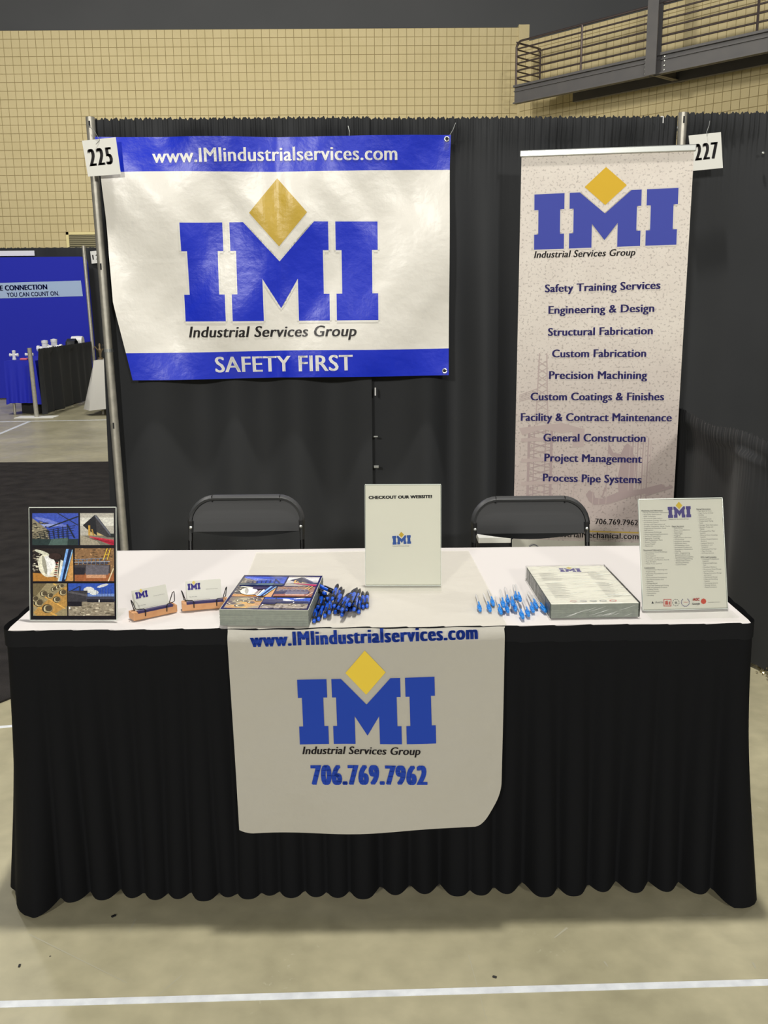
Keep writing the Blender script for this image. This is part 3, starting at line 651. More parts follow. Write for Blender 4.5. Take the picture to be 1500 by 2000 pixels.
# =================================================================== TABLE, CLOTH, SKIRT, RUNNER
TX, TF, TB, TZ = .915, 2.222, 2.985, .745
tt = thing('folding_table', 'long folding table hidden under the white cloth and black skirt', 'table', (0, 2.6, 0))
m_ = MB(); m_.bbox((-TX+.004, TF+.006-2.6, .705), (TX-.004, TB-.006-2.6, .7435), .006); m_.obj('tabletop', mat('table_laminate', (200, 196, 186), .5), tt)
for sx_ in (-1, 1):
    for sy in (-1, 1):
        m_ = MB(); m_.tube([(sx_*.72, sy*.29, .705), (sx_*.72, sy*.29, 0)], .014, 10); m_.obj('leg', steel_m, tt)
m_ = MB()
def clothfn(i, j):
    # unrolled over the tabletop: j across (front hang, top, back hang), i along
    x = (-TX - .16) + i*(2*TX + .32); y = (TF - .10) + j*(TB - TF + .40)
    dx = max(0, abs(x) - TX); dy = max(0, TF - y, y - TB); X = max(-TX-.001, min(TX+.001, x)); Y = max(TF-.001, min(TB+.001, y))
    dr = max(dx, dy); z = TZ - dr + .0008*math.sin(x*9 + y*7)
    if y > TB: Y = TB + .002 + .006*math.sin(x*25)*min(1, (y-TB)/.1)
    return (X, Y, z)
m_.grid(clothfn, 120, 60); tag(smooth_by_angle(m_.obj('tablecloth', white_cloth), 50), 'white cloth spread over the long table', 'tablecloth')
# skirt
sk = thing('table_skirt', 'black pleated skirt pinned around the table edge, hem just off the floor', 'table skirt', (0, 2.2, 0))
R_ = .03; X1, Y0, Y1 = TX + .008, TF - .010, TB - .02
segs = [('l', (-X1, Y1), (-X1, Y0+R_)), ('c', (-X1+R_, Y0+R_), 180), ('l', (-X1+R_, Y0), (X1-R_, Y0)), ('c', (X1-R_, Y0+R_), 270), ('l', (X1, Y0+R_), (X1, Y1))]
path = []
for sg in segs:
    if sg[0] == 'l':
        a, c2 = Vector(sg[1]), Vector(sg[2]); n = max(2, int((c2-a).length/.006)); d = (c2-a).normalized(); nn = Vector((d.y, -d.x))
        for k in range(n): path.append((a.lerp(c2, k/n), nn))
    else:
        for k in range(8): q = math.radians(sg[2] + 90*k/8); path.append((Vector(sg[1]) + Vector((math.cos(q), math.sin(q)))*R_, Vector((math.cos(q), math.sin(q)))))
path.append((Vector((X1, Y1)), Vector((1, 0))))
acc = [0]
for p, q in zip(path, path[1:]): acc.append(acc[-1] + (q[0]-p[0]).length)
rr = random.Random(12); xs_ = [-9]; 
fold_px = [95, 150, 205, 262, 308, 352, 404, 450, 490, 530, 572, 620, 662, 712, 775, 832, 895, 940, 990, 1062, 1120, 1178, 1240, 1300, 1360, 1420]
fx = [at(u, 1735, y=2.2).x for u in fold_px]
s0_ = min(range(len(path)), key=lambda k: abs(path[k][0].x) + abs(path[k][0].y - Y0)); mid_s = acc[s0_]
centers = sorted([mid_s + x for x in fx] + [k*.085 for k in range(0, 9)] + [acc[-1] - k*.085 for k in range(0, 9)])
fa = [rr.uniform(.6, 1.15) for _ in centers]; fk = [rr.uniform(-.02, .02) for _ in centers]
def pleat(s_, t):                                  # 0 at valleys, 1 on a fold
    v = 0
    for c2, a, k in zip(centers, fa, fk):
        d = s_ - c2 - k*(1-t)
        if abs(d) < .09: v = max(v, a*math.exp(-(d/(.020 + .012*t))**2))
    return math.tanh(1.7*v)/math.tanh(1.7)
def skfn(i, j):
    k = min(len(path)-1, int(round(i*(len(path)-1)))); p, nn = path[k]; t = j; s_ = acc[k]
    z = .712 - t*(.712 - .038)
    corner = math.exp(-((p.x + X1)**2 + (p.y - Y0)**2)/.006) + math.exp(-((p.x - X1)**2 + (p.y - Y0)**2)/.004)*.8
    out = .002 + .006*pleat(s_, t)*min(1, t*6) + (.052*pleat(s_, t) - .02)*t**1.6 + corner*.052*t**1.3 + .004*math.sin(s_*14 + t*4)*t
    z -= corner*.026*t**2
    return (p.x + nn.x*out, p.y - 2.2 + nn.y*out, z - .012*pleat(s_, t)*t**4)
m_ = MB(); m_.grid(skfn, len(path)-1, 40); o = m_.obj('pleated_cloth', skirt_m, sk, smooth=True)
def hdfn(i, j):
    k = min(len(path)-1, int(round(i*(len(path)-1)))); p, nn = path[k]; s_ = acc[k]
    o_ = .006 + .002*math.sin(s_*19) + .0015*math.sin(s_*57); zt_ = .7455 + .0025*((s_*11) % 1)
    return (p.x + nn.x*o_, p.y - 2.2 + nn.y*o_, zt_ - j*.042)
m_ = MB(); m_.grid(hdfn, len(path)-1, 4); m_.obj('header_band', mat('header_cloth', (22, 23, 26), .8, spec=.15), sk, smooth=True)

# runner: white printed cloth over the table top and down the front
rn = thing('table_runner', 'white printed runner with phone number hanging over the front of the skirt', 'table runner')
RP = Panel((0, TF - .034, 0), (1, 0, 0), (0, 0, 1)); rn.matrix_world = RP.mtx
Zr = TZ + .003
def rdisp(a, b_):                                  # outward offset of the hanging part
    t = max(0, min(1, (Zr - b_)/.52))
    return .004 + t*(.012*math.sin(a*9 + .8) + .006*math.sin(a*4 - b_*11) + .004*math.sin(a*17 + b_*13)) + .034*t + .004*math.sin(a*5)*t
bl_, br_ = RP.px(471, 1617), RP.px(975, 1585)
tl_, tr_ = RP.px(443, 1224), RP.px(986, 1219)
CR = lin((228, 224, 212))
def botz(i): 
    z = bl_[1] + (RP.px(945, 1601)[1] - bl_[1])*i + .010*math.sin(i*5.2)*-.6
    if i > .93: z += ((i-.93)/.07)**2*.045
    if i < .06: z += ((.06-i)/.06)**2*.012
    return z
def rfn(i, j):
    nt_ = .42
    if j < nt_:                                    # on the table top, from the back edge forward
        t = j/nt_; y = 2.93 - t*(2.93 - (TF - .002)); x = (-.392 + .016*t) + i*(.676 + .010*t)
        P_ = (x, y, Zr + .0012*math.sin(x*13 + y*9)*(1-t))
        return (P_[0], P_[2], -(P_[1] - RP.O.y))
    t = (j - nt_)/(1 - nt_); zb_ = botz(i); b_ = Zr - t*(Zr - zb_)
    l = tl_[0] + (bl_[0] - tl_[0])*t; r = tr_[0] + (br_[0] - tr_[0])*t**1.0 - (.022*max(0, (t-.85)/.15)**2)
    a = l + (r - l)*i; k = min(1, t/.05); d = rdisp(a, b_)
    return (a, b_ - (0), -(TF - .002 - RP.O.y)*(1-k)**2*.6 + d*k + (.026*(1-k) if k < 1 else 0)*-1*0 - .0)
m_ = MB(); m_.grid(rfn, 90, 110); m_.col = CR; m_.c = [CR]*len(m_.f); m_.obj('cloth', runner_m, rn, smooth=True)
RB = lin((34, 66, 168))
def rsheet(): return Sheet(RP, rdisp, .014, .0020, 1.5e-4)
s = rsheet(); s.text('www.IMIindustrialservices.com', (490, 1262), (933, 1246), 27, RB, bx=.07, by=.01, sp=1.16); s.obj('web_address', runner_ink, rn)
s = rsheet(); s.logo((587, 1447), (850, 1439), 122, blue=RB, gold=lin((228, 198, 70))); s.obj('logo', runner_ink, rn)
s = rsheet(); s.text('Industrial Services Group', (592, 1465), (820, 1460), 14, INK, shear=.2, bx=.045); s.obj('tagline', runner_ink, rn)
s = rsheet(); s.text('706.769.7962', (609, 1521), (833, 1516), 36, RB, bx=.075, by=.012, sp=1.2); s.obj('phone_number', runner_ink, rn)

# =================================================================== SIX-PHOTO COLLAGE (flat print)
def collage(s, X, Y, W_, H_, seed=3):
    """six photographs as flat print inside the rectangle X, Y, W, H of a sheet"""
    R = random.Random(seed)
    L0 = 1; T = 40
    s.poly([(X, Y), (X+W_, Y), (X+W_, Y+H_), (X, Y+H_)], lin((30, 24, 30)), L0)
    def clip(poly, r):
        x0, y0, x1, y1 = r
        for ax, lim, sg in ((0, x0, 1), (0, x1, -1), (1, y0, 1), (1, y1, -1)):
            o = []
            for i in range(len(poly)):
                p, q = poly[i], poly[(i+1) % len(poly)]; a, c2 = (p[ax]-lim)*sg, (q[ax]-lim)*sg
                if a >= 0: o.append(p)
                if (a >= 0) != (c2 >= 0): t = a/(a-c2); o.append(tuple(p[k] + (q[k]-p[k])*t for k in (0, 1)))
            poly = o
            if len(poly) < 3: return None
        return poly
    lay = [2]
    def ph_(r, items):
        x0, y0, x1, y1 = r
        for it in items:
            col, pts = it; col = tuple(min(255, x*1.22) for x in col); lay[0] += 1
            P_ = clip(pts, (0, 0, 1, 1))
            if P_: s.poly([(X + W_*(x0 + (x1-x0)*a), Y + H_*(y0 + (y1-y0)*b_)) for a, b_ in P_], lin(col), lay[0])
        lay[0] = 2
    q = lambda x0, y0, x1, y1: [(x0, y0), (x1, y0), (x1, y1), (x0, y1)]
    def ln(x0, y0, x1, y1, w=.02):
        d = math.hypot(x1-x0, y1-y0) or 1; nx_, ny_ = -(y1-y0)/d*w/2, (x1-x0)/d*w/2
        return [(x0+nx_, y0+ny_), (x1+nx_, y1+ny_), (x1-nx_, y1-ny_), (x0-nx_, y0-ny_)]
    def blob(x, y, rx_, ry_, n=12, a0=0, rot=0): 
        return [(x + rx_*math.cos(a0+6.283*k/n)*math.cos(rot) - ry_*math.sin(a0+6.283*k/n)*math.sin(rot), y + rx_*math.cos(a0+6.283*k/n)*math.sin(rot) + ry_*math.sin(a0+6.283*k/n)*math.cos(rot)) for k in range(n)]
    def grain(cols, n, x0, y0, x1, y1, sz): return [(R.choice(cols), blob(R.uniform(x0, x1), R.uniform(y0, y1), sz*R.uniform(.6, 1.6), sz*R.uniform(.3, .8), 5)) for _ in range(n)]
    # 1 steel frame against a blue sky
    A = [((62, 84, 178), q(0, 0, 1, 1))] + [((108, 122, 196), blob(.25+.1*k, .8-.05*k, .22, .05, 10, 0, -.3)) for k in range(4)] + [((150, 160, 214), blob(.35, .62, .22, .05, 10)), ((140, 132, 112), [(0, .85), (.32, .5), (.38, .1), (0, .1)])]
    A += grain([(176, 168, 142), (96, 90, 76), (60, 56, 50)], 46, 0, .2, .34, .75, .03)
    A += [((44, 58, 58), q(0, 0, 1, .2)), ((78, 98, 94), [(.35, 0), (.42, .2), (.78, .24), (.76, 0)])]
    for k in range(7): A.append(((34, 40, 44), ln(.18+.1*k, .2, .16+.1*k, .36 + .045*k, .014)))
    for k in range(5): A.append(((38, 44, 46), ln(.12, .22+.05*k, .86+.02*k, .30 + .08*k, .014)))
    for k in range(6): A.append(((40, 46, 48), ln(.3+.09*k, .24, .24+.1*k, .46, .009)))
    A += [((36, 42, 46), ln(.36, .56, 1, .9, .03)), ((46, 50, 56), ln(.56, 1, 1, .62, .02)), ((34, 40, 44), ln(.76, .66, .92, .22, .025))]
    ph_((.03, .668, .565, .955), A)
    # 2 upturned roof on a red deck
    B = [((176, 172, 164), q(0, 0, 1, 1)), ((204, 202, 196), q(0, .6, 1, .86)), ((190, 170, 120), q(.3, .3, .7, .52)), ((120, 116, 104), q(0, 0, 1, .3)), ((158, 150, 134), [(0, 0), (0, .32), (.5, .12), (.6, 0)]),
         ((60, 58, 62), [(.08, .62), (.43, .94), (.5, .92), (.98, .26), (.82, .24)]), ((34, 34, 40), [(.08, .62), (.43, .94), (.46, .86), (.5, .3), (.2, .5)]), ((190, 150, 70), ln(.27, .3, .27, .62, .06)), ((170, 134, 66), ln(.4, .3, .35, .5, .04)), ((96, 98, 110), ln(.45, .92, .95, .25, .05)),
         ((168, 34, 60), [(.28, .26), (1, .16), (1, 0), (.92, 0)]), ((196, 60, 80), ln(.28, .26, 1, .15, .03)), ((130, 20, 44), ln(.35, .2, 1, .06, .02)), ((40, 44, 44), q(.9, .24, 1, .36))]
    ph_((.585, .668, .975, .955), B)
    # 3 flanged vessel and blue rods
    Cc = [((44, 36, 34), q(0, 0, 1, 1)), ((172, 122, 58), [(0, 0), (1, 0), (1, .34), (.5, .2), (0, .26)]), ((196, 150, 90), [(.84, 0), (1, 0), (1, .86), (.92, .8)])]
    Cc += grain([(214, 206, 190), (150, 140, 126), (96, 88, 80)], 50, 0, .3, .3, .95, .03)
    Cc += [((206, 204, 190), blob(.36, .48, .22, .36, 18, 0, .15)), ((226, 224, 210), blob(.42, .46, .17, .33, 18, 0, .15)), ((150, 148, 136), blob(.30, .5, .05, .3, 12, 0, .15)), ((58, 44, 40), blob(.56, .76, .16, .1, 12)), ((208, 204, 186), [(.42, .2), (.66, .62), (.62, .1)]),
           ((210, 210, 200), [(.62, 0), (.70, .66), (.76, .62), (.68, 0)]), ((190, 190, 176), blob(.24, .88, .2, .05, 10, 0, -.4))]
    for k in range(8): Cc.append(((120, 40, 30) if k % 2 else (40, 26, 24), blob(.56+.008*k, .14+.06*k, .045, .018, 6)))
    Cc += [((120, 160, 214), [(.66, 0), (.74, 0), (.92, .98), (.84, .98)]), ((26, 40, 74), [(.72, 0), (.80, 0), (.98, .96), (.90, .98)]), ((136, 176, 224), ln(.80, .06, 1, .96, .03))]
    ph_((.03, .345, .50, .640), Cc)
    # 4 pipework on an earth bank
    D = [((140, 108, 76), q(0, 0, 1, 1))] + grain([(164, 126, 86), (116, 88, 60), (186, 150, 108), (90, 70, 50)], 70, 0, .45, 1, 1, .03)
    D += [((66, 62, 66), q(0, .22, .9, .5)), ((150, 96, 62), q(0, 0, 1, .24)), ((104, 100, 108), [(.28, .2), (.3, .5), (.88, .48), (.86, .2)]), ((44, 42, 50), q(0, .2, .26, .42)), ((190, 150, 120), q(.3, .1, .8, .2))]
    for k in range(7): D += [((96, 110, 130), ln(.1+.11*k, .5, .1+.11*k, .68, .02)), ((64, 66, 84), blob(.16+.11*k, .56, .035, .05, 8))]
    D += [((150, 160, 178), ln(0, .58, .9, .6, .02)), ((120, 130, 150), ln(0, .66, .85, .7, .014)), ((216, 178, 60), ln(.74, .66, .84, 1, .02)), ((216, 178, 60), ln(.84, .66, .92, 1, .02)), ((216, 178, 60), ln(.78, .8, .9, .82, .014)), ((200, 184, 150), ln(.86, 0, 1, .4, .03))]
    ph_((.52, .345, .975, .640), D)
    # 5 ring fittings in a wooden crate
    E_ = [((150, 138, 108), q(0, 0, 1, 1)), ((112, 100, 74), [(0, 1), (.4, 1), (0, .5)]), ((176, 138, 78), [(0, .1), (.2, .3), (1, .95), (1, .3), (.55, 0), (.1, 0)]), ((206, 164, 88), ln(.02, .34, .7, 0, .05)), ((206, 164, 88), ln(.3, .62, .95, .22, .04)), ((216, 176, 100), ln(.6, 1, 1, .72, .04)), ((190, 148, 84), ln(.1, 0, 1, .86, .03))]
    for x, y, r in ((.16, .4, .13), (.42, .22, .14), (.05, .52, .1), (.32, .68, .1), (.5, .62, .09), (.7, .5, .1), (.62, .82, .08), (.74, .88, .07), (.88, .72, .1), (.84, .92, .07)):
        E_ += [((64, 56, 44), blob(x, y, r*1.15, r, 14)), ((176, 164, 130), blob(x+r*.15, y, r*.95, r*.85, 14)), ((84, 74, 58), blob(x+r*.3, y+.01, r*.72, r*.7, 14)), ((206, 198, 168), ln(x-r*.6, y-r*.6, x-r*.6, y+r*.5, .02))]
    ph_((.03, .035, .425, .325), E_)
    # 6 yard with steel beams under a blue sky
    G_ = [((52, 84, 176), q(0, 0, 1, 1)), ((120, 146, 206), q(0, .5, 1, .68)), ((226, 228, 232), blob(.45, .8, .12, .1, 10)), ((206, 214, 228), blob(.56, .72, .1, .08, 10)), ((222, 226, 232), blob(.75, .93, .14, .04, 8, 0, .4)), ((150, 140, 124), q(0, 0, 1, .46))]
    G_ += grain([(176, 168, 150), (128, 118, 100), (196, 188, 170), (104, 96, 82)], 80, 0, 0, 1, .4, .035)
    G_ += [((62, 60, 66), q(0, .44, .42, .78)), ((84, 82, 88), [(0, .78), (.42, .66), (.42, .6), (0, .72)]), ((28, 26, 32), q(0, .3, .3, .44)), ((34, 34, 42), q(.42, .42, 1, .52)), ((60, 60, 72), q(.4, .52, 1, .6)), ((40, 46, 60), ln(.02, .74, .26, .92, .02)), ((40, 46, 60), ln(.26, .74, .26, .92, .02)), ((240, 240, 240), blob(.68, .46, .015, .05, 6)), ((230, 230, 220), blob(.04, .24, .02, .04, 6))]
    for k in range(6): G_.append(((70, 84, 120), ln(.62+.06*k, .6, .62+.06*k, .85, .008)))
    ph_((.44, .035, .975, .325), G_)

# =================================================================== SIGN HOLDERS
def holder(name, label, pL, pR, lean, H_, W_, foot, footback=False):
    A, B = at(*pL, z=Zbase), at(*pR, z=Zbase); ex = (B - A).normalized(); n = Vector((-ex.y, ex.x, 0)); up = Vector((0, 0, math.cos(lean))) + n*math.sin(lean)
    mid = (A + B)/2; P = Panel(mid, ex, up); t = thing(name, label, 'sign holder', mtx=P.mtx); w = W_/2
    ac = MB(); ac.box((-w, 0, .0016), (w, H_, .0036)); ac.obj('front_pane', acrylic_m, t)
    ac = MB(); ac.box((-w, 0, -.0036), (w, H_, -.0016)); ac.obj('back_pane', acrylic_m, t)
    eg = MB()
    for a, c2 in (((-w-.0008, 0, -.0037), (-w, H_, .0037)), ((w, 0, -.0037), (w+.0008, H_, .0037)), ((-w, H_, -.0037), (w, H_+.0022, .0037)), ((-w, -.0012, -.0037), (w, 0, .0037))): eg.box(a, c2)
    eg.obj('edge', acrylic_edge, t)
    # foot plate lying on the table, in panel coordinates
    up_l = P.mtx.to_3x3().inverted()
    f0 = MB(); q = [mid - ex*w, mid + ex*w]; dirf = -n if not footback else n
    for z0, z1 in ((.0002, .0028),):
        vs = []
        for z in (z0, z1):
            for p in (q[0], q[1], q[1] + dirf*foot, q[0] + dirf*foot): vs.append(P.mtx.inverted() @ (p + Vector((0, 0, z))))
        f0.add(vs, [(3, 2, 1, 0), (4, 5, 6, 7), (0, 1, 5, 4), (1, 2, 6, 5), (2, 3, 7, 6), (3, 0, 4, 7)])
    f0.obj('foot_plate', foot_m, t)
    return P, t
Zbase = TZ + .006
# left: photo collage
P, t = holder('sign_holder', 'clear acrylic holder with a six-photo collage at the left end of the table', (60, 1211), (228, 1211), .2, .281, .218, .085, True)
s = Sheet(P, base=.0, dz=4e-5); collage(s, -.1085, .001, .217, .279); m_ = MB(); m_.box((-.1085, .001, -.0008), (.1085, .280, -.0002)); ps = m_.obj('paper_sheet', paper_m, t); s.obj('photo_collage', ink_gloss, ps)
# centre: website sign (its square code is left blank)
Zbase = TZ + .008
P, t = holder('sign_holder', 'clear acrylic holder reading CHECKOUT OUR WEBSITE in the middle of the table', (714, 1143), (861, 1143), .16, .279, .2095, .055)
m_ = MB(); m_.box((-.104, .001, -.0006), (.104, .278, .0)); ps = m_.obj('paper_sheet', mat('sign_paper', (236, 235, 222), .55), t)
s = Sheet(P, base=.0003, dz=4e-5)
s.text('CHECKOUT OUR WEBSITE!', (720, 975), (844, 973), 6.2, INK, bx=.09, by=.05)
s.logo((767, 1064), (803, 1062), 17, blue=lin((50, 90, 170)), gold=lin((214, 180, 60)))
s.text('Industrial Services Group', (767, 1067.5), (799, 1067), 1.8, INK, shear=.2)
s.obj('print', ink_m, ps)
# right: capabilities flyer
Zbase = TZ + .006
RP2, t = holder('sign_holder', 'clear acrylic holder with a three-column services flyer at the right end of the table', (1255, 1192), (1421, 1188), .29, .282, .2185, .075)
P = RP2
m_ = MB(); m_.box((-.1085, .001, -.0006), (.1085, .281, .0)); ps = m_.obj('paper_sheet', mat('flyer_paper', (224, 223, 211), .5), t)
s = Sheet(P, base=.0003, dz=4e-5)
s.logo((1305, 1012), (1350, 1010.5), 22, blue=lin((84, 76, 140)), gold=lin((220, 192, 70)), edge=lin((232, 230, 224)))
s.text('Industrial Services Group', (1306, 1015.5), (1345, 1014.5), 2.2, INK, shear=.2)
DK, GR = lin((60, 60, 66)), lin((96, 96, 98))
colA = ['*Machining and Fabrication:', 'Piping and Modular Fabrication', 'Specialty Fabrication', '  ASME Compliance', 'Structural Fabrication', 'Automated Cutting: Waterjet', '  and Plasma Cutters', 'Design and Fabrication of', '  Vessels, Manifolds, Skids, Tanks', 'Engineered Stainless Steel', '  Fabrication', 'Mechanical Polishing', 'Electropolishing/Passivation', 'Surface Preparation', 'Specialty Coatings', 'OEM Replacement Parts', 'Rotary Valves', 'Crane Repair', 'Platforms', '', '*Structural Fabrication:', 'Structural Steel Buildings', 'Mezzanines', 'Roof Support', 'Catwalks and Stairways', 'Crosswalk and Machine Guards', 'Pipe Bridges', 'Metal Truss Systems', '', '*Construction:', 'Construction Planning and', '  Programming', 'Specialty Foundations and', '  Concrete', 'Environmental Compliance', 'Site Renovations and', '  Upgrades', 'Design/Build', 'Concrete Sawing and Coring', 'High Acceptance Projects', 'Loading Docks', 'Trench Systems', 'Demolition', 'Grading']
colB = ['*Plant Services:', 'Rebuilding', 'Plant Installations', 'Relocation', 'Millwright', 'Rigging', 'Maintenance Services', 'Turnarounds', 'Equipment Assembly', 'Equipment Move', 'Preventative Care', 'Increased Production', 'Emergency Maintenance', 'Piping', 'ISO - Engineering', '  Specifications and', '  Contaminated Liability', 'Research Engineering', 'Metal Fabrication', '  Drawings/Details', 'Construction']
colC = ['*Piping Fabrication:', 'Pipe Spool & Hose', 'High Purity Orbital', '  Welding', 'Hydrotests', 'Commercial Grade', 'Pressurized Piping', '  Tests', 'Storage Tank Fabrication', 'Sanitary Pump and', '  Tubing', 'Processed Fire Pipe', '  Systems', 'External Cure Coupling', '  Systems', 'Groove Coupled Systems', '  Sanitary', 'Isolated Systems', 'Insulation and', '  Templates', 'Mechanical Pre-Test', 'Pipe Packing', 'X-Prime Service', '', "*IMI's Staff Includes:", 'Licensed Professional', '  Engineer', 'Engineering/Design', '  Team', 'Certified Welders', 'Structural Steel Design', '  and Detailing', 'Piping Isometric Design', '  and Layout', 'Mechanical Design', 'Material Handling', '  Systems', 'Conveying Systems', 'Energy Science', 'Pump Conveyance']
def column(lines, u0, v0, u1, v1, wpx):
    for k, L_ in enumerate(lines):
        if not L_: continue
        f = k/max(1, len(lines)-1); u, v = u0 + (u1-u0)*f, v0 + (v1-v0)*f; hd = L_[0] == '*'; ind = L_.startswith('  '); body = L_.strip('* ')
        if not hd and not ind: body = '\u2022 ' + body
        uu = u + (0 if hd else 3 if ind else 1.2); w = wpx*len(body)/30
        s.text(body, (uu, v), (uu + w, v - .5), 2.1, DK if hd else GR, bx=.05 if hd else 0, lay=5)
        if hd: a, c2 = P.px(uu, v + .9), P.px(uu + w, v + .4); s.poly([a, c2, (c2[0], c2[1]+.0004), (a[0], a[1]+.0004)], DK, 5)
column(colA, 1253, 998.5, 1261, 1164, 48); column(colB, 1312, 1029, 1317, 1104, 48); column(colC, 1360, 995.5, 1374, 1148, 44)
# badges along the bottom of the flyer
def ringp(u, v, r, col, w=1.2, n=16, a0=0, a1=360):
    for k in range(n):
        a, c2 = math.radians(a0 + (a1-a0)*k/n), math.radians(a0 + (a1-a0)*(k+.7)/n)
        s.ppoly([(u + r*math.cos(a), v + r*math.sin(a)), (u + r*math.cos(c2), v + r*math.sin(c2)), (u + (r-w)*math.cos(c2), v + (r-w)*math.sin(c2)), (u + (r-w)*math.cos(a), v + (r-w)*math.sin(a))], col, 6)
s.ppoly([(1272, 1179), (1277, 1179), (1274.5, 1174)], DK, 6); s.text('Avetta', (1279, 1178.5), (1294, 1178), 4.5, GR)
rd_ = lin((196, 96, 88))
for q in (((1296, 1170), (1311, 1170), (1311, 1171.4), (1296, 1171.4)), ((1296, 1183), (1311, 1183), (1311, 1184.4), (1296, 1184.4)), ((1296, 1170), (1297.3, 1170), (1297.3, 1184), (1296, 1184)), ((1309.7, 1170), (1311, 1170), (1311, 1184), (1309.7, 1184)), ((1299, 1174), (1304, 1173), (1305, 1181), (1299, 1181)), ((1306, 1175), (1308.6, 1175), (1308.6, 1181), (1306, 1181))): s.ppoly(q, rd_, 6)
ringp(1320, 1177, 7, GR, 1, 9); s.text('R', (1318, 1179.5), (1322, 1179.5), 4.4, GR, bx=.05)
ringp(1338.5, 1176.5, 8.6, lin((112, 104, 140)), 1.6, 14, -60, 240); s.text('ISNetworld', (1334, 1177), (1343, 1177), 2, rd_)
s.text('AGC', (1352, 1173.5), (1365.5, 1173), 5.2, lin((196, 50, 44)), shear=.15, bx=.07, by=.04); s.text('Georgia', (1351, 1181), (1366, 1180.5), 3.6, DK, bx=.05)
s.ppoly([(1374 + 5.4*math.cos(6.283*k/8), 1174.5 + 5.6*math.sin(6.283*k/8)) for k in range(8)], lin((206, 84, 66)), 6)
s.text('Associated Builders & Contractors', (1382, 1177), (1405, 1176.5), 1.7, GR)
s.obj('print', ink_m, ps)

# =================================================================== PAPER STACKS
def stack(A, B, D_, H_, name, label, n=48, wrap=False):
    ex = (B - A).normalized(); ey = Vector((-ex.y, ex.x, 0)); W_ = (B - A).length
    P = Panel(Vector((A.x, A.y, Zr + .0006)), ex, ey); t = thing(name, label, 'paper stack', mtx=P.mtx)
    m_ = MB(); R = random.Random(5)
    for k in range(n):
        z0 = k*H_/n; j = [R.uniform(-.0006, .0006) for _ in range(2)]
        lean = .006*(k/n)*0
        m_.box((j[0], j[1] + lean, z0), (W_ + j[0], D_ + j[1], z0 + H_/n*.93))
    o = m_.obj('sheets', greypaper, t); o['kind'] = 'stuff'
    m_ = MB(); m_.box((0, 0, H_), (W_, D_, H_ + .0004)); m_.obj('top_sheet', mat('sign_paper'), t)
    P.O = P.O + P.n*(H_ + .0004)                    # printing happens on the top sheet
    return P, t, W_, D_, H_
A, B = at(430, 1222, z=Zr), at(603, 1224, z=Zr)
P, t, W_, D_, H_ = stack(A, B, .300, .041, 'flyer_stack', 'thick stack of glossy photo collage flyers at the table front, left of the blue pens')
s = Sheet(P, base=.0002 + H_ + .0004, dz=3e-5); collage(s, .001, .001, W_ - .002, D_ - .002, 9); s.obj('photo_collage', ink_gloss, t)
A, B = at(1076, 1208, z=Zr), at(1246, 1205, z=Zr)
P, t, W_, D_, H_ = stack(A, B, .345, .036, 'wrapped_flyer_pack', 'shrink-wrapped pack of white flyers on the right half of the table')
s = Sheet(P, base=.0003 + H_ + .0004, dz=3e-5)
s.logo((1095, 1117), (1136, 1117), 6.6, blue=lin((84, 76, 140)), gold=lin((214, 196, 120)))
for k in range(24):
    y = D_*.80 - k*.0098
    for x0, x1 in ((.02, .075), (.155, .20)):
        if .33 < (k/24) < .38: continue
        s.poly([(x0, y), (x0 + (x1-x0)*(.6 + .4*((k*7) % 5)/5), y), (x0 + (x1-x0)*(.6 + .4*((k*7) % 5)/5), y + .0016), (x0, y + .0016)], lin((176, 177, 172)), 4)
for cx_, col in ((.060, (206, 170, 160)), (.085, (190, 190, 190)), (.110, (176, 180, 176)), (.135, (176, 180, 176)), (.160, (214, 150, 140))):
    s.poly([(cx_ + .0095*math.cos(6.283*k/10), .020 + .008*math.sin(6.283*k/10)) for k in range(10)], lin(col), 5); s.poly([(cx_ + .006*math.cos(6.283*k/10), .020 + .005*math.sin(6.283*k/10)) for k in range(10)], lin((214, 212, 204)), 6)
s.obj('print', ink_m, t)
m_ = MB(); m_.bbox((-.004, -.004, .0), (W_ + .004, D_ + .004, H_ + .0035), .003); m_.obj('shrink_wrap', wrap_m, t)
sp = MB(); R = random.Random(2)
for k in range(26):                                 # creases pinched in the wrap
    x, y = R.uniform(.0, W_*.9), R.uniform(0, D_*.95); l = R.uniform(.015, .06); a = R.uniform(-.1, .6)
    sp.tube([(x, y, H_ + .0035), (min(W_, x + l*.5*math.cos(a)), min(D_, y + l*.5*math.sin(a)), H_ + .0044), (min(W_, x + l*math.cos(a)), min(D_, y + l*math.sin(a)), H_ + .0035)], [.0002, .0006, .0002], 5)
for k in range(16):
    x = R.uniform(.02, W_*.85); l = R.uniform(.01, .05); z = R.uniform(.004, H_*.6)
    sp.tube([(x, -.0042, z), (x + l*.5, -.0050, z + l*.15), (x + l, -.0042, min(H_, z + l*.32))], [.0002, .0006, .0002], 5)
sp.obj('wrap_creases', mat('crease_film', (225, 228, 224), .2, spec=.8), t)

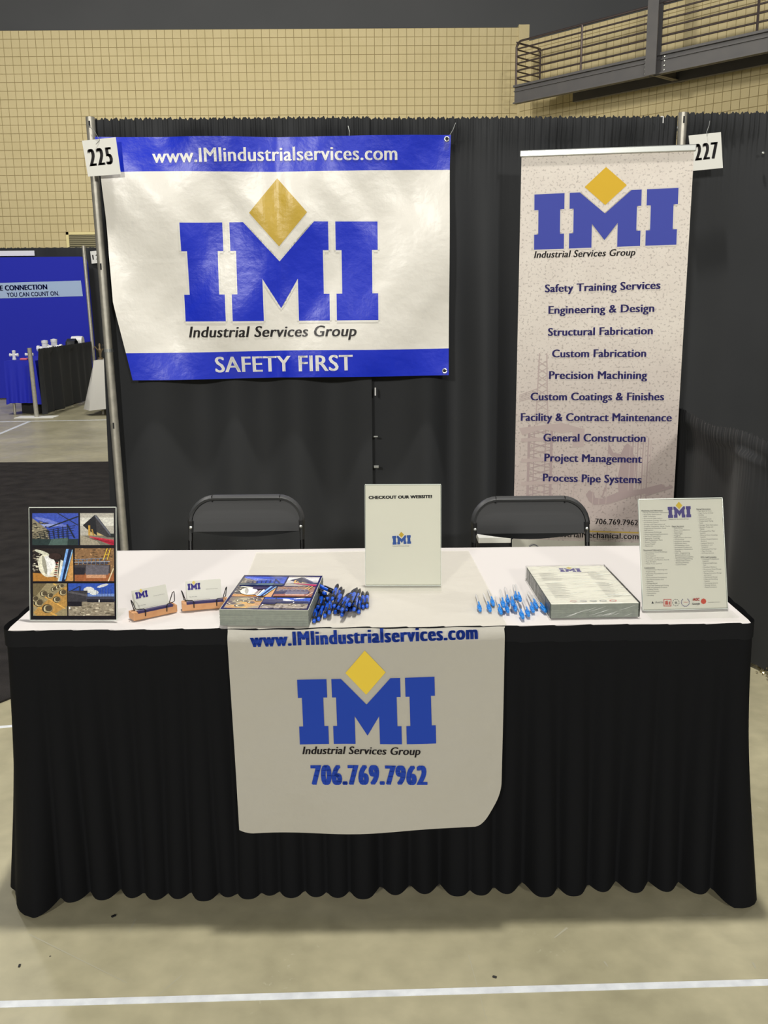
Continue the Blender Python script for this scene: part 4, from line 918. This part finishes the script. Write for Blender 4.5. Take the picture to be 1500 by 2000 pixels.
# =================================================================== BUSINESS CARD HOLDERS
def card_holder(pL, pR, label, lead, frm):
    A, B = at(*pL, z=Zr+.001), at(*pR, z=Zr+.001); ex = (B - A).normalized(); ex.z = 0; ex.normalize(); W_ = .118
    rz = math.atan2(ex.y, ex.x); t = thing('business_card_holder', label, 'card holder', (A.x, A.y, TZ + .003 if frm else TZ + .0015), rz, 'wooden business card holders')
    m_ = MB(); m_.bbox((0, 0, 0), (W_, .034, .020), .0025); m_.obj('wooden_base', wood_m, t)
    m_ = MB(); m_.box((.012, -.0006, .0175), (W_-.012, .010, .0235)); m_.obj('navy_strip', mat('navy_strip', (48, 38, 92), .4), t)
    R = random.Random(int(pL[0]))
    tilt = Matrix.Translation((0, .013, .020)) @ Matrix.Rotation(-.30, 4, 'X')
    for k in range(9):
        m_ = MB(); dx = R.uniform(-.0015, .0015); m_.box((.014 + dx, k*.0016, 0), (.014 + .0889 + dx, k*.0016 + .0004, .051 + R.uniform(-.0006, .003)), mtx=tilt); bc = m_.obj('business_card', mat('card_stock', (222, 222, 212), .5), t)
    wm = tilt @ Matrix(((1, 0, 0, .014), (0, 0, -1, -.0003), (0, 1, 0, 0), (0, 0, 0, 1)))
    Pl = Panel((0, 0, 0), (1, 0, 0), (0, 1, 0)); Pl.px = lambda u, v: (u, v)      # card in metres, 0..0.0889 x 0..0.051
    s = Sheet(Pl, base=.0002, dz=2e-5)
    def lt(body, x, y, w, cap, col, **k_): s.text(body, (x, y), (x + w, y), cap, col, px=False, **k_)
    s.k = 1; Hh = .0165
    # the logo expects image rows growing downwards, so hand it its height negated
    s.logo((.004, .031), (.036, .031), -Hh, blue=lin((52, 42, 128)), gold=lin((226, 206, 110)))
    lt('Industrial Services Group', .050, .029, .030, .0016, GR)
    lt('706.769.7962', .006, .012, .02, .0018, GR); lt('www.IMIindustrialservices.com', .018, .004, .04, .0015, GR)
    o = s.obj('card_print', ink_m, bc); o.matrix_local = wm
    for sg in (0, 1):
        x = .030 if sg == 0 else W_ - .030; xo = .006 if sg == 0 else W_ - .006
        k = 1 if sg == 0 else -1; pts = [(x, -.001, .008), (x, -.003, .024), (x - k*.003, -.002, .028), (xo + k*.006, .000, .029), (xo, .002, .031), (xo - k*.003, .008, .046), (xo - k*.005, .014, .052), (xo - k*.003, .019, .048), (xo + k*.006, .024, .018)]
        m_ = MB(); m_.tube(pts, .0012, 6); m_.obj('wire', black_metal, t)
    return t
card_holder((262, 1212), (350, 1193), 'wooden business card holder with wire front, turned towards the photo sign', 'Services', 0)
card_holder((356, 1194), (437, 1187), 'wooden business card holder with wire front, beside the flyer stack', 'Group', 1)

# =================================================================== PENS
def pen_proto(kind):
    t = thing('ballpoint_pen', '', 'pen', (0, 0, 0)); L_ = .142
    ax = 'y'
    def part(name, prof, m_, x=0): q = MB(); q.lathe(prof, (0, 0, 0), ax, 12); return smooth_by_angle(q.obj(name, m_, t), 50)
    if kind == 'blue':
        part('barrel', [(.0050, .030), (.0054, .034), (.0054, .088), (.0050, .092)], pen_blue)
        part('grip', [(.0052, .0915), (.0056, .095), (.0054, .118), (.0034, .132), (.0012, .142)], pen_black)
        part('clip_collar', [(.0050, .010), (.0056, .012), (.0056, .030), (.0052, .0305)], pen_black)
        part('button', [(.0024, .0), (.0042, .0012), (.0046, .0098)], pen_blue)
        q = MB(); q.bbox((-.002, .012, .0052), (.002, .052, .0078), .0007); q.obj('clip', pen_black, t)
    else:
        part('barrel', [(.0046, .030), (.0052, .034), (.0052, .118), (.0030, .134), (.0010, .142)], clear_pen)
        part('refill', [(.0014, .030), (.0014, .12), (.0006, .141)], white_plastic)
        part('clip_collar', [(.0046, .008), (.0056, .010), (.0058, .030), (.0050, .0335)], cap_blue)
        part('button', [(.0022, -.004), (.0040, -.003), (.0044, .0078)], cap_blue)
        q = MB(); q.bbox((-.002, .010, .0054), (.002, .048, .0080), .0007); q.obj('clip', cap_blue, t)
    return t
def place_pens(kind, spec, lab, grp):
    proto = pen_proto(kind); first = True; r_p = .0058
    for (u0, v0, u1, v1, lay), L_ in zip(spec, lab):
        z = Zr + r_p + .0016 + lay*.0115
        a = at(u0, v0, z=z); b_ = at(u1, v1, z=z); d = b_ - a
        o = proto if first else copy_tree(proto); first = False
        o.location = (a.x, a.y, z); o.rotation_euler = (math.radians(random.uniform(-1.5, 1.5)), 0, -math.atan2(d.x, d.y)); o['label'] = L_; o['group'] = grp
def z1(x, y): return (420 + x/4.412, 1080 + y/4.412)
raw = [  # tail end, tip end (zoomed coordinates), layer
 (853, 592, 880, 430, 0), (890, 575, 935, 415, 0), (945, 548, 985, 395, 0), (984, 518, 1000, 352, 1), (1034, 516, 1110, 350, 0), (1092, 538, 1150, 375, 0),
 (1130, 492, 1190, 330, 0), (1170, 495, 1225, 335, 0), (1238, 512, 1246, 345, 0), (1276, 470, 1273, 342, 0), (1309, 462, 1311, 332, 0),
 (884, 474, 940, 330, 1), (921, 478, 1000, 345, 0), (1024, 464, 1135, 288, 1), (1060, 478, 1165, 330, 1), (1093, 495, 1200, 310, 2), (1115, 452, 1215, 300, 1),
 (1155, 452, 1237, 285, 2), (1192, 452, 1248, 318, 1), (1197, 492, 1236, 335, 1), (978, 402, 885, 305, 1), (955, 350, 870, 318, 2), (1040, 345, 885, 283, 2), (1010, 400, 1060, 262, 2), (905, 470, 915, 330, 0), (1035, 420, 1085, 300, 0)]
spec = [(*z1(a, b_), *z1(c2, d), l) for a, b_, c2, d, l in raw]
lb = 'blue ballpoint pen with black grip, '
names = ['lowest at the front left corner', 'second from the front left corner', 'bottom layer at the left front', 'nearly straight, on top at the left', 'front edge of the pile, left of centre', 'front edge of the pile in the middle', 'bottom layer right of centre', 'bottom layer next to the pair at the right', 'pointing straight back at the right front', 'inner of the straight pair at the right', 'outermost at the right end of the pile',
 'touching the flyer stack, upper layer', 'under the left cluster', 'long tip reaching back in the middle', 'upper layer in the middle, tip to the right', 'top of the heap in the middle', 'upper layer behind the middle', 'topmost on the right of the heap', 'upper layer above the right cluster', 'crossing the right front cluster', 'lying askew with its tip to the left', 'askew at the back left, short view', 'lying nearly crosswise behind the heap', 'tip farthest back on the heap', 'half hidden against the flyer stack', 'buried at the back of the heap']
place_pens('blue', spec, [lb + n for n in names], 'blue pens piled beside the flyer stack')
def z2(x, y): return (890 + x/3.947, 1080 + y/3.947)
raw = [(188, 440, 140, 262, 0), (265, 442, 195, 270, 0), (290, 398, 232, 240, 0), (350, 462, 285, 285, 0), (368, 410, 330, 236, 1), (403, 450, 340, 265, 0), (405, 386, 372, 232, 0), (440, 398, 412, 224, 1), (462, 440, 420, 262, 0), (468, 355, 440, 222, 0), (497, 365, 455, 228, 1), (518, 498, 440, 315, 0), (562, 480, 490, 300, 0), (598, 448, 520, 265, 0), (625, 418, 535, 262, 0), (690, 448, 545, 270, 0)]
spec = [(*z2(a, b_), *z2(c2, d), l) for a, b_, c2, d, l in raw]
lb = 'clear ballpoint pen with light blue clip end, '
names = ['farthest left, apart from the others', 'second from the left', 'third from the left, set farther back', 'left front of the cluster', 'upper layer on the left of the cluster', 'front of the cluster, left of centre', 'back of the cluster, left', 'on top in the middle of the cluster', 'middle front of the cluster', 'at the back, tip beside the seam', 'upper layer at the back right', 'nearest to the table edge', 'second nearest to the table edge', 'right of centre, slanting left', 'second from the right', 'farthest right, touching the wrapped pack']
place_pens('clear', spec, [lb + n for n in names], 'clear pens beside the wrapped flyer pack')

# =================================================================== DISTANT BOOTHS AT THE LEFT
drape('pipe_drape', -13, -2.2, 2.40, .02, 16.1, 'black drape behind the distant blue booth', 31, .05, nu=520, nv=24)
dp = MB(); dp.tube([at(163, 480, y=15.79), (-4.62, 15.79, 0)], .028, 10); tag(dp.obj('upright_pole', steel_m), 'distant steel pole at the right edge of the blue backdrop', 'pole')
dp = thing('low_pole', 'low steel pole at the front end of the distant side drape', 'pole', (-4.73, 13.23, 0))
m_ = MB(); m_.tube([(0, 0, 0), (-.02, 0, .95)], .03, 12); m_.obj('tube', steel_m, dp)
m_ = MB(); m_.box((-.27, -.13, .001), (.27, .13, .007)); m_.obj('base_plate', paper_m, dp)
def dside(P_): x, y, z = P_; return (-4.68 - (y - 2.0), 13.27 + x, z)
drape('side_drape', 0, 2.5, .90, .03, 2.0, 'short black side drape between the distant blue and white tables', 41, .07, nu=200, nv=20, frm=dside)
PB = Panel((-4.63, 15.84, 0), (1, 0, 0), (0, 0, 1)); bb = thing('blue_backdrop', 'tall blue display backdrop with a pale band in the distant left booth', 'backdrop', mtx=PB.mtx)
m_ = MB(); m_.prism([(-4.6, .02), (.0, .02), (-.03, 2.18), (-.05, 2.24), (-.12, 2.28), (-4.6, 2.27)], -.12, 0, lambda a, c2, d: (a, c2, d)); fixn(m_.obj('fabric_panel', blue_cloth, bb))
s = Sheet(PB, base=.003); s.ppoly([(-110, 556), (158, 548), (162, 578.5), (-110, 586)], lin((168, 190, 222)), 0); s.obj('pale_band', ink_m, bb)
s = Sheet(PB, base=.008); s.text('E CONNECTION', (0.5, 567.5), (93, 565), 9.6, lin((44, 52, 140)), bx=.07); s.text('YOU CAN COUNT ON.', (14, 580), (116, 577), 8.2, lin((44, 52, 140)), bx=.03); s.obj('lettering', ink_m, bb)
m_ = MB(); a, c2 = at(-60, 493, y=15.99), at(68, 499.5, y=15.99); m_.box((a.x, 15.98, c2.z), (c2.x, 15.99, a.z+.02)); tag(m_.obj('white_sign', white_plastic), 'white sign edge above the blue backdrop', 'sign')
card([(176, 491), (212, 487), (212, 512), (179, 515)], 16.03, '123', 'small white card numbered 123 on the distant drape', ((181, 507.5), (203, 506), 9.5), .004)
def dtable(loc, sx_, sy, h_, m_mat, label, hem, flare, name='draped_table'):
    t = thing(name, label, 'table', loc)
    def fn(i, j):                                  # four hanging sides round a rectangle
        P_ = i*4; k = int(P_) % 4; f = P_ - int(P_); c4 = [(0, sy), (0, 0), (sx_, 0), (sx_, sy)]; p = Vector(c4[k]).lerp(Vector(c4[(k+1) % 4]), f)
        ctr = Vector((sx_/2, sy/2)); dd_ = (p - ctr); out = (flare*j + .02*math.sin(i*90)*j)
        n_ = Vector((-1, 0)) if k == 0 else Vector((0, -1)) if k == 1 else Vector((1, 0)) if k == 2 else Vector((0, 1))
        e = 1 - min(f, 1-f)*8; e = max(0, e)*.6
        n_ = (n_ + dd_.normalized()*e); p = p + n_*out
        return (p.x, p.y, h_ - j*(h_ - hem) - e*.04*j)
    m_ = MB(); m_.grid(fn, 120, 8); m_.add([(0, 0, h_), (sx_, 0, h_), (sx_, sy, h_), (0, sy, h_)], [(0, 1, 2, 3)]); smooth_by_angle(m_.obj('cloth', m_mat, t), 60)
    for x in (.06, sx_-.06):
        for y in (.08, sy-.08):
            q = MB(); q.tube([(x, y, 0), (x, y, h_-.03)], .02, 8); q.obj('leg', steel_m, t)
    q = MB(); q.box((.03, .03, h_-.03), (sx_-.03, sy-.03, h_-.008)); q.obj('tabletop', paper_m, t)
    return t
dtable((-5.24, 13.55, 0), .44, 1.9, .76, blue_cloth, 'distant table under a bright blue cloth, left of the low side drape', .17, .03)
ub_ = MB(); ub_.box((-5.12, 13.75, 0), (-4.78, 15.3, .3)); tag(ub_.obj('under_table_dark', rubber_m), 'black box added for the dark inside under the distant blue table', 'filler')  # black box added to give the dark inside below the cloth hem
dtable((-3.95, 13.45, 0), 1.6, .7, .76, mat('grey_white_cloth', (206, 204, 198), .8), 'distant table under a pale cloth, beside our booth pole', .10, .13)
def fitting(u, v, sc, label, y=13.8):
    p = at(u, v, y=y); t = thing('pipe_fitting', label, 'fitting', (p.x, p.y, .765), 0, 'white fittings on the distant blue table')
    q = MB(); q.tube([(-.075*sc, 0, .085*sc), (.075*sc, 0, .085*sc)], .022*sc, 10); q.obj('cross_pipe', white_plastic, t)
    q = MB(); q.tube([(0, 0, .0), (0, 0, .16*sc)], .030*sc, 12); q.obj('body', white_plastic, t)
    q = MB(); q.lathe([(.036*sc, .0), (.036*sc, .025*sc)], (0, 0, 0)); q.obj('base_ring', white_plastic, t)
    q = MB(); q.lathe([(.033*sc, .14*sc), (.033*sc, .165*sc), (.01, .17*sc)], (0, 0, 0)); q.obj('cap', white_plastic, t)
    for sg in (-1, 1):
        q = MB(); q.lathe([(.030*sc, sg*.055*sc), (.030*sc, sg*.08*sc)], (0, 0, .085*sc), 'x'); q.obj('end_ring', white_plastic, t)
fitting(28, 700, .78, 'white tee-shaped fitting standing at the left on the distant blue table', 13.75)
fitting(58, 700, .72, 'white tee-shaped fitting beside the low pole top', 13.95)
fitting(89, 690, 1.45, 'white tee-shaped fitting seen above the low side drape', 14.45)
fitting(107, 688, 1.5, 'white tee-shaped fitting right of the others above the side drape', 14.75)
q = MB(); p = at(47, 699, y=13.7); q.bbox((p.x-.05, p.y-.04, .762), (p.x+.05, p.y+.04, .79), .01); tag(q.obj('pink_case', pink_m), 'small pink case between the white fittings', 'case')
p = at(140, 668, y=15.15); t = thing('hose_coil', 'black ribbed hose coil lying on the distant table', 'hose', (p.x, p.y, .80))
q = MB(); q.tube([(.0021*k, .09*math.sin(k*.9), .105 + .09*math.cos(k*.9)) for k in range(-34, 34)], .014, 6); q.obj('coil', pen_black, t)
p = at(152, 664, y=15.38); q = MB(); q.lathe([(.0, -.09), (.085, -.09), (.09, 0), (.085, .08), (.04, .085), (.0, .07)], (p.x, p.y, .95), 'x', 16); q = smooth_by_angle(q.obj('white_roll', white_plastic), 40); tag(q, 'white roll on top beside the black hose coil', 'roll')
p = at(196, 698, y=13.7); t = thing('figurine', 'small bronze figurine on the distant pale table', 'figurine', (p.x, p.y, .762))
q = MB(); q.lathe([(.04, 0), (.04, .02), (.015, .03), (.02, .09), (.035, .13), (.015, .17), (.022, .2), (.01, .225)]); smooth_by_angle(q.obj('body', bronze_m, t), 40)
q = MB(); q.tube([(.02, 0, .12), (.07, 0, .17), (.05, 0, .21)], .010, 6); q.obj('arm', bronze_m, t); q = MB(); q.tube([(-.02, 0, .12), (-.07, 0, .18), (-.085, 0, .14)], .010, 6); q.obj('arm', bronze_m, t)
